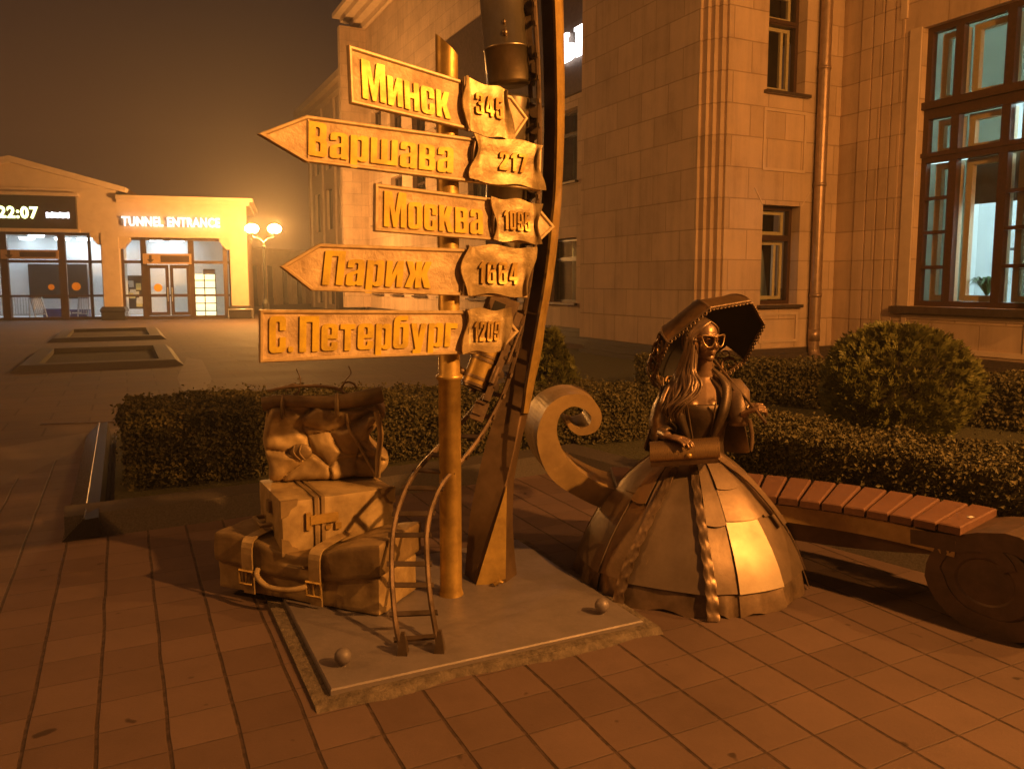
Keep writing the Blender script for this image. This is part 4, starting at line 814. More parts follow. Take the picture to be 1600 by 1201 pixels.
def board(ang, outline, quad, word, wl, num, nl, scroll, label, seed, off=.085, tipline=None):
    B = Board(ang, off); poly = [B.px(*p) for p in outline]; TL, TR, BR, BL = [B.px(*p) for p in quad]
    ar = sum(poly[i - 1].x * poly[i].y - poly[i].x * poly[i - 1].y for i in range(len(poly)))
    if ar < 0: poly = poly[::-1]
    def uv(u, v, n=0.0): return B.w(BL.lerp(BR, u).lerp(TL.lerp(TR, u), v), n)
    m = MB(); inn = inset(poly, .016)
    m.prism([B.w(p, -.014) for p in inn], B.n * .018)
    bo = m.build('arrow_board', SIGN_BG, post, label=label)
    m = MB(); prof_ = [(0, -.016), (0, .008), (.004, .013), (.012, .013), (.017, .008), (.017, -.016)]
    rings = [[] for _ in poly]
    ins = [inset(poly, k) for k, _ in prof_]
    rings = [[B.w(ins[j][i], prof_[j][1]) for j in range(len(prof_))] for i in range(len(poly))]; rings.append(rings[0])
    m.loft(rings, True, False, False)
    if tipline: a_, b_ = B.px(*tipline[0]), B.px(*tipline[1]); e = (b_ - a_); m.obox(B.w(a_, .004), B.w(a_ + Vector((.007, 0))) - B.w(a_), B.n * .006, B.w(b_) - B.w(a_))
    m.build('rim', SIGN_RIM, bo)
    def uof(x): a_, b_ = BL.lerp(TL, .5), BR.lerp(TR, .5); return (B.px(x, (quad[0][1] + quad[3][1]) / 2 + (x - quad[0][0]) / (quad[1][0] - quad[0][0]) * ((quad[1][1] + quad[2][1]) / 2 - (quad[0][1] + quad[3][1]) / 2)).x - a_.x) / (b_.x - a_.x)
    vs, fs = glyphs(word); u0_, u1_ = uof(wl[0]), uof(wl[1]); rl = random.Random(seed)
    m = MB(); m.add([uv(u0_ + v.x * (u1_ - u0_), wl[2] + v.y * (wl[3] - wl[2]) + .006 * math.sin(v.x * 31 + seed), .0045 + (v.z + .5) * .008) for v in vs], fs); m.build('city_name', LETTER, bo)
    us0, us1 = uof(scroll[0]), uof(scroll[1]); v0_, v1_ = scroll[2], scroll[3]
    bul = lambda u: .014 + .014 * math.sin(math.pi * min(max(u, 0), 1)) ** .7
    def sf(u, v):
        e = noise.noise(Vector((u * 3 + seed, v * 3, 0)))
        uu = us0 + (us1 - us0) * (u + .05 * math.sin(v * 7 + seed) * (1 - 2 * abs(u - .5)) * .6 + (.06 * math.sin(v * 5.5 + seed * 2) if u < .06 else (.07 * math.sin(v * 4.2 + seed) if u > .94 else 0)))
        vv = v0_ + (v1_ - v0_) * v + .035 * math.sin(u * 9 + seed) * (abs(v - .5) * 2) ** 2
        n_ = bul(u) + .008 * e + (.022 * (1 - u / .12) if u < .12 else 0) + (.024 * ((u - .88) / .12) if u > .88 else 0)
        return uv(uu, vv, n_)
    m = MB(); m.sheet(sf, 26, 14, .006); sc = m.build('number_scroll', SCROLL, bo)
    m = MB()                                                              # the curled ends of the scroll
    for ue, sd in ((us0, 1),):
        P = [uv(ue + sd * .008 + .008 * math.sin(v * 5 + seed), v0_ + (v1_ - v0_) * v, .020 + .004 * math.sin(v * 6 + seed * 1.7)) for v in [k / 8 for k in range(9)]]
        m.tube(P, [.007 + .003 * math.sin(k * 1.1 + seed) for k in range(9)], 8)
    m.build('scroll_curl', BRONZE_D, bo)
    vs, fs = glyphs(num, .14); u0_, u1_ = uof(nl[0]), uof(nl[1])
    def nb(v):
        u = u0_ + v.x * (u1_ - u0_); k = (u - us0) / (us1 - us0); vv = nl[2] + v.y * (nl[3] - nl[2])
        return uv(u, vv, bul(k) + .008 * noise.noise(Vector((k * 3 + seed, (vv - v0_) / (v1_ - v0_) * 3, 0))) + v.z * .014 + .006)
    m = MB(); m.add([nb(v) for v in vs], fs); m.build('distance_number', GOLD_BRONZE, bo)
board(33, [(543, 70), (798, 150), (824, 185), (801, 219), (547, 161)], [(543, 70), (798, 150), (801, 219), (547, 161)], 'Минск', (564, 702, .13, .82), '345', (738, 780, .36, .80), (722, 793, -.05, 1.06), 'arrow board reading Минск 345 at the top of the post', 1)
board(29, [(402, 209), (478, 180), (845, 230), (843, 298), (477, 253)], [(478, 180), (845, 230), (843, 298), (477, 253)], 'Варшава', (481, 707, .15, .88), '217', (775, 818, .34, .76), (735, 842, .04, 1.05), 'arrow board reading Варшава 217 with its point over the street lamp', 2, .082, ((480, 254), (480, 184)))
board(28, [(585, 286), (836, 318), (866, 354), (838, 381), (584, 361)], [(585, 286), (836, 318), (838, 381), (584, 361)], 'Москва', (599, 753, .12, .87), '1095', (783, 823, .28, .74), (767, 840, .02, 1.02), 'arrow board reading Москва 1095, middle of the five', 3)
board(27, [(437, 416), (498, 380), (825, 392), (823, 465), (486, 454)], [(498, 380), (825, 392), (823, 465), (490, 454)], 'Париж', (505, 673, .14, .86), '1664', (744, 805, .28, .74), (722, 826, .04, 1.08), 'arrow board reading Париж 1664, second from the bottom', 4, .084)
board(26, [(405, 483), (783, 485), (810, 517), (778, 550), (405, 566)], [(405, 483), (783, 485), (778, 550), (405, 566)], 'С. Петербург', (420, 713, .18, .88), '1209', (737, 776, .30, .76), (723, 790, .04, 1.04), 'lowest and longest arrow board, reading С. Петербург 1209', 5)

# ---- tall tapering curved beam
bm = thing('curved_beam', at(768, 915, 4.0) * Vector((1, 1, 0)) + Vector((0, 0, PLZ)), 'tall tapering bronze beam curving up behind the arrow boards', 'sculpture')
LV = [(912, 725, 739, 791, 809), (850, 730, 757, 790, 803), (800, 735, 774, 789, 801), (750, 745, 791, 793, 803), (700, 757, 803, 805, 812), (645, 774, 813, 816, 825), (600, 788, 819, 823, 834), (550, 803, 828, 832, 845), (500, 816, 837, 841, 852), (450, 828, 846, 850, 861), (400, 837, 853, 857, 868), (350, 843, 858, 862, 873), (300, 847, 863, 867, 877), (200, 850, 866, 870, 881), (100, 849, 865, 869, 881), (0, 845, 862, 866, 879), (-120, 838, 856, 860, 874), (-260, 822, 842, 846, 862), (-400, 796, 818, 822, 840)]
def fine(rows, n=5):
    out = []
    for i in range(len(rows) - 1):
        a, b, c, d = [np.array(rows[max(i - 1, 0)], float), np.array(rows[i], float), np.array(rows[i + 1], float), np.array(rows[min(i + 2, len(rows) - 1)], float)]
        for k in range(n): q = k / n; out.append(tuple(b * (1 - q) + c * q if abs(rows[i][0] - 748) < 100 else .5 * ((2 * b) + (c - a) * q + (2 * a - 5 * b + 4 * c - d) * q * q + (3 * b - a - 3 * c + d) * q ** 3)))
    return out + [tuple(rows[-1])]
LV = fine(LV)
rings = []
for y, l, r1, r2, r3 in LV:
    k = min(max((912 - y) / 300, 0), 1); Yb = 3.98 + .22 * k
    rings.append([at(l, y, Yb + .05), at(r1, y, Yb - .06 + .02 * k), at(r2, y, Yb - .055 + .02 * k), at(r3, y, Yb + .05), at((r2 + r3) / 2, y, Yb + .16 - .05 * k), at((l + r1) / 2, y, Yb + .16 - .05 * k)])
z0_ = PLZ - min(p.z for p in rings[0])
m = MB()
for j in range(6): m.loft([[q[j], q[(j + 1) % 6]] for q in rings], False, False, True)
m.add(rings[0], [tuple(range(5, -1, -1))]); m.add(rings[-1], [tuple(range(6))])
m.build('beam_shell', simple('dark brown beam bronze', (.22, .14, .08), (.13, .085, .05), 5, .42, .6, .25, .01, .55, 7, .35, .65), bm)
m = MB(); pts = []
for y, l, r1, r2, r3 in LV:
    if y > 646: continue
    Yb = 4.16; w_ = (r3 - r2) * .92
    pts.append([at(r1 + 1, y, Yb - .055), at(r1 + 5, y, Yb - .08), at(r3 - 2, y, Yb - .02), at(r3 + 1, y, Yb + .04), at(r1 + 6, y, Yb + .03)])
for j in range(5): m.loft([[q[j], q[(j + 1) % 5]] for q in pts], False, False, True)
m.add(pts[0], [(4, 3, 2, 1, 0)]); m.add(pts[-1], [(0, 1, 2, 3, 4)])
m.build('edge_flange', GOLD_BRONZE, bm)  # golden tone puts the light on this side into the flange colour
m = MB(); q = [at(742, 918, 3.90), at(790, 902, 3.93), at(792, 757, 4.03)]; qq = [v + Vector((0, -.012, 0)) for v in q]; m.prism(qq, (0, .02, 0))
m.tube([at(772, 912, 3.87), at(780, 907, 3.87), at(786, 909, 3.87)], [.010, .012, .008], 6); m.build('lit_facet', GOLD_BRONZE, bm)  # golden plate paints the light on the beam's lower facet; weld at its foot

# ---- railway track that rises like a ladder
RR = [(687, 1030, 3.17), (680, 980, 3.27), (672, 930, 3.38), (668, 880, 3.46), (667, 835, 3.53), (674, 795, 3.60), (690, 757, 3.68), (715, 727, 3.78), (750, 682, 3.90), (785, 618, 4.0), (806, 552, 4.04), (819, 487, 4.05), (828, 435, 4.05), (835, 380, 4.05), (840, 320, 4.06), (843, 230, 4.07), (841, 120, 4.07), (836, 20, 4.07), (830, -60, 4.07), (818, -160, 4.07)]
LR = [(630, 1036, 3.15), (620, 985, 3.25), (614, 930, 3.36), (612, 880, 3.45), (614, 835, 3.53), (622, 795, 3.61), (638, 755, 3.72), (662, 722, 3.84), (702, 680, 4.02), (760, 612, 4.16), (787, 550, 4.22), (801, 487, 4.24), (811, 435, 4.24), (819, 380, 4.24), (825, 320, 4.24), (829, 230, 4.24), (828, 120, 4.24), (823, 20, 4.24), (817, -60, 4.24), (805, -160, 4.24)]
def spline(pts, n):
    out = []; P = [Vector(p) for p in pts]
    for i in range(len(P) - 1):
        a, b, c, d = P[max(i - 1, 0)], P[i], P[i + 1], P[min(i + 2, len(P) - 1)]
        for k in range(n):
            s = k / n; out.append(.5 * ((2 * b) + (c - a) * s + (2 * a - 5 * b + 4 * c - d) * s * s + (3 * b - a - 3 * c + d) * s ** 3))
    return out + [P[-1]]
rw = [at(*p) for p in RR]; lw = [at(*p) for p in LR]
rw[0].z = lw[0].z = PLZ + .01
tr = thing('ladder_track', (rw[0] + lw[0]) / 2, 'bronze railway track climbing like a ladder from the plate past the post', 'track')
rs, ls = spline(rw, 6), spline(lw, 6)
m = MB(); m.tube(rs, .0125, 6, False); m.build('rail', BRONZE, tr)
m = MB(); m.tube(ls, .0125, 6, False); m.build('rail', BRONZE, tr)
dist = 0; nxt = .055; last = rs[0]
for i in range(1, len(rs)):
    c = (rs[i] + ls[i]) / 2; dist += (rs[i] - last).length; last = rs[i]
    if dist > nxt:
        nxt += .118; d = (rs[i] - ls[i]).normalized(); m = MB(); up = (rs[i] - rs[i - 1]).normalized(); fw = d.cross(up)
        m.obox(ls[i] - d * .022 - up * .011 - fw * .006, d * ((rs[i] - ls[i]).length + .044), up * .022, fw * .012); m.build('sleeper', BRONZE_D, tr)
for p in (rw[0], lw[0]):
    m = MB(); m.loft([[p + Vector((sx_ * .022 * k, sy_ * .03 * k, z - .01)) for sx_, sy_ in ((-1, -1), (1, -1), (1, 1), (-1, 1))] for k, z in ((1, 0), (.75, .04), (.35, .09))], True, True, False); m.build('rail_foot', BRONZE_D, tr)

# ---- the little train running down the track
def frame_of(p, q, side):
    ax = (q - p).normalized(); sd = (side - ax * side.dot(ax)).normalized(); return ax, sd, ax.cross(sd)
def cyl(mb, p, q, r0, r1=None, n=26, cap=True):
    r1 = r0 if r1 is None else r1; ax, s, u = frame_of(p, q, Vector((0, -1, .1)))
    mb.loft([[c + (s * math.cos(2 * math.pi * k / n) + u * math.sin(2 * math.pi * k / n)) * r_ for k in range(n)] for c, r_ in ((p, r0), (q, r1))], True, cap, True)
def tank(p, q, r_, label):
    t = thing('tank_wagon', q, label, 'train wagon', 'tank wagons of the little train'); ax = (q - p).normalized(); L_ = (q - p).length
    m = MB(); n = 28; ax, s, u = frame_of(p, q, Vector((0, -1, .1)))
    st = [(0, .0), (0, .93), (.012, 1), (L_ * .66, 1), (L_ * .66, 1.03), (L_ * .66 + .012, 1.03), (L_ * .66 + .012, 1), (L_ - .012, 1), (L_, .95), (L_, 0.01)]
    m.loft([[p + ax * d + (s * math.cos(2 * math.pi * k / n) + u * math.sin(2 * math.pi * k / n)) * r_ * max(f, .01) for k in range(n)] for d, f in st], True, True, True)
    m.build('tank', STEEL_T, t)
    m = MB(); c = p + ax * L_ * .58 - Vector((0, r_, 0)) * .99; m.ell(c, (.014, .012, .018)); m.ell(c - ax * .05, (.009, .009, .014)); m.build('valve', BRONZE_D, t)
    m = MB(); o_ = p + Vector((r_ * .95, .02, 0)); m.obox(o_ + ax * .03, ax * (L_ - .06), Vector((.035, 0, 0)), Vector((0, .12, 0)))
    for k in (.15, .3, .7, .85): cyl(m, p + ax * L_ * k + Vector((r_ + .025, -.03, 0)), p + ax * L_ * k + Vector((r_ + .025, .15, 0)), .028, None, 12)
    m.build('underframe', BRONZE_D, t)
tank(at(781, -40, 4.12), at(795, 133, 4.14), .112, 'larger burnished tank wagon at the top of the little train above the top arrow board')
tank(at(796, 152, 4.16), at(791, 318, 4.18), .108, 'burnished tank wagon behind the upper three arrow boards')
tank(at(790, 332, 4.19), at(779, 448, 4.17), .092, 'short burnished tender behind the Париж board')
lo = thing('steam_locomotive', at(742, 632, 4.06), 'small bronze steam locomotive heading down the track below the lowest arrow board', 'locomotive')
p0, p1 = at(741, 603, 4.0), at(781, 500, 4.08)
ax, sd, up = frame_of(p0, p1, Vector((0, -1, 0)))
m = MB(); cyl(m, p0, p1, .072); m.build('boiler', GOLD_BRONZE, lo)
m = MB()
for k in (.0, .1, .36, .42): cyl(m, p0 + (p1 - p0) * k, p0 + (p1 - p0) * k + ax * .014, .076)
m.build('boiler_band', BRONZE, lo)
m = MB(); cyl(m, p0 - ax * .012, p0 - ax * .001, .066); cyl(m, p0 - ax * .03, p0 - ax * .013, .02); m.build('smokebox_door', BRONZE_D, lo)
lf = -up if (-up).x < 0 else up
m = MB(); c = p0 + ax * .05 + lf * .055; cyl(m, c, c + lf * .05, .016, .022, 14); c = p0 + ax * .16 + lf * .055; m.ell(c + lf * .01, (.02, .02, .02)); m.build('chimney', BRONZE, lo)
rt = -lf
m = MB(); m.obox(p0 - ax * .05 + rt * .065 - sd * .08, ax * .48, rt * .035, sd * .16); m.build('chassis', BRONZE, lo)
for k, rad in ((.03, .022), (.10, .022), (.19, .034), (.27, .034), (.35, .034)):
    c = p0 + ax * k + rt * .10
    m = MB(); cyl(m, c + sd * .055, c + sd * .075, rad, None, 16); cyl(m, c + sd * .075, c + sd * .085, rad * .35, None, 8); m.build('wheel', BRONZE_D, lo)
m = MB(); m.tube([p0 + ax * .17 + rt * .115 + sd * .09, p0 + ax * .37 + rt * .115 + sd * .09], .006, 6); cyl(m, p0 + ax * .04 + rt * .075 + sd * .085, p0 + ax * .13 + rt * .075 + sd * .085, .018, None, 10); m.build('coupling_rod', BRONZE, lo)
cb = p1 - ax * .02
m = MB(); m.obox(cb + lf * .085 - sd * .075, ax * .13, rt * .15, sd * .15); m.build('cab', BRONZE, lo)
m = MB(); m.obox(cb + lf * .105 - sd * .09 - ax * .025, ax * .18, rt * .02, sd * .18); m.build('cab_roof', BRONZE_D, lo)
m = MB(); m.obox(cb + lf * .06 + ax * .035 + sd * .073, ax * .06, rt * .06, sd * .004); m.build('cab_window', BLACK, lo)
m = MB(); o_ = p0 - ax * .06 + rt * .035
for k in range(6): m.obox(o_ - sd * .06 + sd * .022 * k, -ax * .10, rt * .07, sd * .011)
m.obox(o_ - sd * .065, -ax * .012, rt * .05, sd * .135); m.obox(o_ - sd * .065 - ax * .06, -ax * .012, rt * .05, sd * .135); m.build('cowcatcher', BRONZE, lo)

# ================================================================== LUGGAGE
def softbox(mb, o, e1, e2, e3, n=(18, 10, 10), rnd=.03, amp=.012, sc=6, seed=0, warp=None):
    # o: front-bottom corner, e1 along, e2 back, e3 up; rounded, dented box
    L1, L2, L3 = e1.length, e2.length, e3.length; a, b, c = e1 / L1, e2 / L2, e3 / L3
    def P(u, v, w_):
        q = Vector((u * L1, v * L2, w_ * L3)); lo_ = Vector((rnd, rnd, rnd)); hi_ = Vector((L1 - rnd, L2 - rnd, L3 - rnd))
        k = Vector([min(max(q[i], lo_[i]), hi_[i]) for i in range(3)]); d = q - k
        if d.length > 1e-9: q = k + d.normalized() * rnd; nn = d.normalized()
        else: nn = Vector((0, 0, 1))
        if amp:
            z = noise.noise(q * sc + Vector((seed * 7.3, 0, 0))) * amp + noise.noise(q * sc * 3 + Vector((seed * 3.1, 5, 0))) * amp * .45; q = q + nn * z
        if warp: q = warp(q, u, v, w_)
        return o + a * q.x + b * q.y + c * q.z
    n1, n2, n3 = n
    mb.grid(lambda u, v: P(u, 0, v), n1, n3); mb.grid(lambda u, v: P(1 - u, 1, v), n1, n3)
    mb.grid(lambda u, v: P(0, 1 - u, v), n2, n3); mb.grid(lambda u, v: P(1, u, v), n2, n3)
    mb.grid(lambda u, v: P(u, v, 1), n1, n2); mb.grid(lambda u, v: P(u, 1 - v, 0), n1, n2)
# long strapped holdall
e1 = Vector((.925, -.38, 0)); e2 = Vector((.38, .925, 0)); Z = Vector((0, 0, 1)); o_ = Vector((-1.50, 3.86, PLZ + .003)); LN = .955
hd = thing('leather_holdall', o_, 'long bronze holdall with two buckled straps at the bottom of the luggage pile', 'travel bag')
m = MB(); softbox(m, o_, e1 * LN, e2 * .36, Z * .17, (40, 10, 12), .014, .007, 7, 1, lambda q, u, v, w_: q + Vector((0, 0, -.02 * math.sin(u * 3.1) * w_ + .02 * u * w_))); m.build('body', LUG, hd)
m = MB(); softbox(m, o_ + Z * .145 - e2 * .018 - e1 * .012, e1 * (LN + .03), e2 * .40, Z * .15, (44, 12, 10), .018, .008, 6, 2, lambda q, u, v, w_: q + Vector((0, 0, -.035 * math.sin(math.pi * u) + .05 * max(u - .62, 0) / .38 + (.02 if w_ > .5 else 0) * math.sin(u * 9)))); m.build('lid', LUG_D, hd)
for u in (.235, .655):
    c = o_ + e1 * LN * u; dz = -.03 * math.sin(math.pi * u)
    m = MB(); path = [c + e2 * .30 + Z * (.315 + dz), c + e2 * .05 + Z * (.315 + dz), c - e2 * .028 + Z * (.29 + dz), c - e2 * .036 + Z * (.17 + dz), c - e2 * .030 + Z * .10, c - e2 * .026 + Z * .01]
    P = spline(path, 4); wv = e1 * .032
    rg = [[p - wv, p + wv, p + wv - e2 * .009 + Z * (.004), p - wv - e2 * .009 + Z * .004] for p in P]; m.loft(rg, True, True, False); st = m.build('strap', LUG, hd)
    m = MB(); b0 = c - e2 * .052 + Z * .07
    m.tube([b0 - wv * 1.25, b0 + wv * 1.25, b0 + wv * 1.25 + Z * .065, b0 - wv * 1.25 + Z * .065, b0 - wv * 1.25], .008, 6, False); m.tube([b0, b0 + Z * .07], .006, 6); m.build('buckle', GOLD_BRONZE, st)
m = MB(); hc = o_ + e1 * LN * .45 - e2 * .03 + Z * .10
m.tube(spline([hc - e1 * .15 + Z * .045, hc - e1 * .13 - e2 * .03 + Z * .02, hc - e1 * .05 - e2 * .05 - Z * .012, hc + e1 * .06 - e2 * .05 - Z * .012, hc + e1 * .14 - e2 * .03 + Z * .005, hc + e1 * .16 + Z * .02], 4), .014, 8); m.build('carry_handle', LUG, hd)
# hard chest
e1b = Vector((.868, .496, 0)); e2b = Vector((-.496, .868, 0)); ob = Vector((-1.115, 3.685, .278)); LB = .575
sc_ = thing('hard_suitcase', ob, 'boxy bronze suitcase with corner caps and one clasp band, middle of the luggage pile', 'suitcase')
m = MB(); softbox(m, ob, e1b * LB, e2b * .50, Z * .262, (26, 20, 14), .010, .004, 8, 3); m.build('body', LUG, sc_)
c = ob + e1b * LB * .32
m = MB()
for k in (-.026, .008): m.obox(c + e1b * k - e2b * .012 - Z * .006, e1b * .018, e2b * .52, Z * .275)
m.build('band', LUG_D, sc_)
m = MB(); m.obox(c - e1b * .05 - e2b * .022 + Z * .135, e1b * .14, e2b * .012, Z * .045); m.obox(c - e1b * .07 - e2b * .018 + Z * .11, e1b * .025, e2b * .012, Z * .085); m.obox(c + e1b * .075 - e2b * .02 + Z * .095, e1b * .03, e2b * .012, Z * .03); m.obox(c + e1b * .025 - e2b * .018 + Z * .10, e1b * .03, e2b * .012, Z * .02); m.build('clasp', GOLD_BRONZE, sc_)
for uu, ww in ((0, 0), (1, 0), (0, 1), (1, 1)):
    m = MB(); s1 = 1 if uu == 0 else -1; s3 = 1 if ww == 0 else -1; k0 = ob + e1b * LB * uu + Z * .262 * ww - e2b * .010 - e1b * .006 * s1 - Z * .006 * s3
    pl = [Vector((0, 0)), Vector((.085, 0)), Vector((.078, .03)), Vector((.05, .045)), Vector((.035, .075)), Vector((0, .085))]
    m.prism([k0 + e1b * p.x * s1 + Z * p.y * s3 for p in pl], e2b * .02); m.build('corner_cap', LUG_D, sc_)
m = MB(); hh = ob - e1b * .006 + e2b * .2 + Z * .10
m.tube([hh, hh - e1b * .05, hh - e1b * .05 + e2b * .16, hh + e2b * .16], .012, 6); m.obox(hh - e1b * .012 + Z * .06, e1b * .02, e2b * .05, Z * .06); m.build('carry_handle', LUG_D, sc_)
# crumpled travel bag with a rolled flap and wire scroll handle
e1c = Vector((.985, .17, 0)).normalized(); e2c = Vector((-.17, .985, 0)).normalized(); oc = Vector((-1.295, 4.02, .546)); LC = .60; HC = .40
bg3 = thing('crumpled_bag', oc, 'crumpled bronze travel bag with rolled flap and curly wire handle, topmost of the luggage', 'travel bag')
def wp(q, u, v, w_):
    f = 1 if v < .2 else (.6 if v < .9 else .3)
    p = Vector((q.x * 5.6 + .5 * noise.noise(q * 5), q.z * 5.6, 2.3)); dd, pp_ = noise.voronoi(p); e = dd[1] - dd[0]; c_ = pp_[0]
    tl = noise.cell_vector(Vector((c_.x * 3.1, c_.y * 3.1, 1.0))) if hasattr(noise, 'cell_vector') else Vector((0, 0, 0))
    z = -.030 * math.exp(-e * 7) + .075 * ((p.x - c_.x) * (tl.x - .5) + (p.y - c_.y) * (tl.y - .5)) + .012 * noise.noise(Vector((q.x * 14, q.z * 13, 4)))
    s = .05 * math.sin(math.pi * w_) * (1 if u > .9 else 0) * math.sin(w_ * 9)
    return q + Vector((s + .012 * math.sin(w_ * 8), -z * f, .015 * math.sin(u * 7) * w_))
m = MB(); softbox(m, oc, e1c * LC, e2c * .24, Z * HC, (90, 12, 66), .04, .006, 9, 5, wp); m.build('body', LUG, bg3)
m = MB()
for pts_, w_ in (([(.42, .36), (.44, .27), (.47, .22), (.53, .10), (.57, .03)], .009), ([(.58, .37), (.60, .25), (.585, .12), (.58, .01)], .016)):
    m.tube(spline([oc + e1c * x + Z * z - e2c * (.016 + .012 * math.sin(x * 20 + z * 9)) for x, z in pts_], 4), w_, 6, True, True)
m.build('crease', LUG, bg3)
m = MB(); m.ell(oc + e1c * .185 + Z * .165 - e2c * .012, (.060, .016, .045), None, 14, 8)
for k in range(2): m.tube(spline([oc + e1c * (.155 + .035 * k) + Z * .205 - e2c * .022, oc + e1c * (.15 + .03 * k) + Z * .165 - e2c * .034, oc + e1c * (.18 + .025 * k) + Z * .125 - e2c * .020], 4), .005, 6)
m.build('lock_plate', LUG_D, bg3)
m = MB(); tp = oc + Z * (HC - .005) + e2c * .03
P = [tp + e1c * x + Z * z for x, z in ((-.005, .02), (.08, .035), (.20, .03), (.33, .022), (.45, .03), (.54, .045), (.615, .06))]
m.tube(spline(P, 4), [.038, .038, .036, .036, .034, .034, .034, .034, .034, .034, .035, .036, .036, .038, .04, .042, .042, .044, .044, .044, .046, .046, .046, .046, .04][:25], 12); m.build('rolled_flap', LUG_D, bg3)
m = MB()
for x in (.10, .375): m.tube([tp + e1c * x + Z * .065, tp + e1c * x - e2c * .042 + Z * .03, tp + e1c * x - e2c * .045 - Z * .02, tp + e1c * x - e2c * .036 - Z * .05], .012, 6)
m.build('strap', LUG_D, bg3)
m = MB(); wz = tp + Z * .055
cur = lambda x0, s, r_: [wz + e1c * (x0 + s * r_ * math.cos(a) * (1 - .12 * a)) + Z * (.035 + r_ * math.sin(a) * (1 - .12 * a)) for a in [k * .45 for k in range(12)]]
m.tube(spline([wz + e1c * .02 + Z * .035, wz + e1c * .12 + Z * .055, wz + e1c * .25 + Z * .058, wz + e1c * .36 + Z * .045, wz + e1c * .41 + Z * .02], 5), .009, 6)
m.tube(cur(.155, -1, .042), .005, 6); m.tube(cur(.43, 1, .048), .005, 6)
m.tube(spline([wz + e1c * .18 + Z * .05, wz + e1c * .19 + Z * .09, wz + e1c * .17 + Z * .15], 5), .003, 5); m.tube(spline([wz + e1c * .40 + Z * .03, wz + e1c * .42 + Z * .08, wz + e1c * .45 + Z * .12, wz + e1c * .44 + Z * .16], 5), .003, 5)
m.build('wire_handle', BRONZE, bg3)

# ================================================================== BENCH
BC, BR_, BW = Vector((.48, 2.16)), 2.10, .42
def bp_(s, d, z):                      # s along the front arc (right positive), d back from the front edge
    th = -s / BR_; r_ = BR_ + d; return Vector((BC.x - r_ * math.sin(th), BC.y + r_ * math.cos(th), z))
bench = thing('curved_bench', bp_(.6, .2, 0), 'curved iron bench with wooden slats and scrolled ends behind the bronze lady', 'bench')
def ribbon(cl, th0, d0, d1, name, mat):       # cl: list of (s, z, half thickness)
    n = len(cl); up, dn = [], []
    for i in range(n):
        a, b = cl[max(i - 1, 0)], cl[min(i + 1, n - 1)]; t_ = Vector((b[0] - a[0], b[1] - a[1])).normalized(); nn = Vector((-t_.y, t_.x)); h = cl[i][2]
        up.append((cl[i][0] + nn.x * h, cl[i][1] + nn.y * h)); dn.append((cl[i][0] - nn.x * h, cl[i][1] - nn.y * h))
    m = MB(); rings = [[bp_(u[0], d0, u[1]), bp_(u[0], d1, u[1]), bp_(l[0], d1, l[1]), bp_(l[0], d0, l[1])] for u, l in zip(up, dn)]
    m.loft(rings, True, True, False); return m.build(name, mat, bench)
SZ = .44
sl = lambda pts, n=6: [tuple(p) for p in spline([Vector(p) for p in pts], n)]
ribbon(sl([(1.80, .36, .04), (1.6, .375, .045), (1.3, .38, .044), (.8, .38, .044), (.3, .375, .052), (.08, .39, .06), (-.08, .46, 0.063), (-.21, .56, 0.069), (-.275, .69, 0.063), (-.285, .80, 0.052), (-.245, .90, 0.042), (-.16, .95, 0.035), (-.07, .935, .036), (-.015, .87, .03), (-.03, .80, .026), (-.10, .775, .02), (-.15, .80, .014), (-.165, .825, .01)]), 0, 0, BW - .02, 'scroll_arm', simple('pale golden scroll iron', (.52, .37, .17), (.32, .22, .10), 6, .45, .45, .35, .01, .58, 6))  # scroll end is paler and more golden than the other bench iron
cx, cz = 1.945, .258
RK = [(90, .172), (45, .235), (0, .27), (-45, .25), (-90, .215), (-135, .228), (-180, .238), (-225, .20), (-270, .13), (-330, .10)]
def rk(a):
    for (a0, r0), (a1, r1) in zip(RK, RK[1:]):
        if a >= a1: return r0 + (r1 - r0) * (a0 - a) / (a0 - a1)
    return RK[-1][1]
sp = [(cx + rk(q) * math.cos(R(q)), cz + rk(q) * math.sin(R(q)), .043 if q > -180 else .03) for q in [84 - 12 * k for k in range(35)]]
ribbon([(1.60, .375, .035), (1.80, .386, .040), (1.90, .420, .044)] + sp[1:], 0, 0, BW - .02, 'roll_end', IRON)
m = MB()
m.loft([[bp_(cx - .015 + .215 * k_ * math.cos(2 * math.pi * k / 32), d_, cz - .02 + .185 * k_ * math.sin(2 * math.pi * k / 32)) for k in range(32)] for d_, k_ in ((.012, .55), (.006, .6), (.006, .93), (.012, 1), (BW - .03, 1))], True, True, False)
m.build('roll_disc', IRON, bench)
ribbon(sl([(1.97, .38, .035), (1.68, .345, .05), (1.35, .30, .055), (1.0, .29, .055), (.70, .31, .05), (.40, .36, .03)]), 0, .04, BW - .06, 'lower_stretcher', IRON)
m = MB()
for s_ in (.62, .95): m.hexa([bp_(s_, .12, .004), bp_(s_ + .06, .12, .004), bp_(s_ + .06, .30, .004), bp_(s_, .30, .004), bp_(s_, .12, .27), bp_(s_ + .06, .12, .27), bp_(s_ + .06, .30, .27), bp_(s_, .30, .27)])
m.build('leg', IRON, bench)
s_ = .10; rnb = random.Random(4)
while s_ < 1.77:
    w_ = .096; zt_ = SZ + .035 + rnb.uniform(-.002, .002); z0_ = zt_ - .04
    m = MB(); m.loft([[bp_(a, d, z) for a, d in ((s_ + k, -.022 + k), (s_ + w_ - k, -.022 + k), (s_ + w_ - k, BW + .02 - k), (s_ + k, BW + .02 - k))] for z, k in ((z0_, .0), (zt_ - .006, 0), (zt_, .006))], True, True, False); m.build('slat', WOOD, bench)
    s_ += .1085
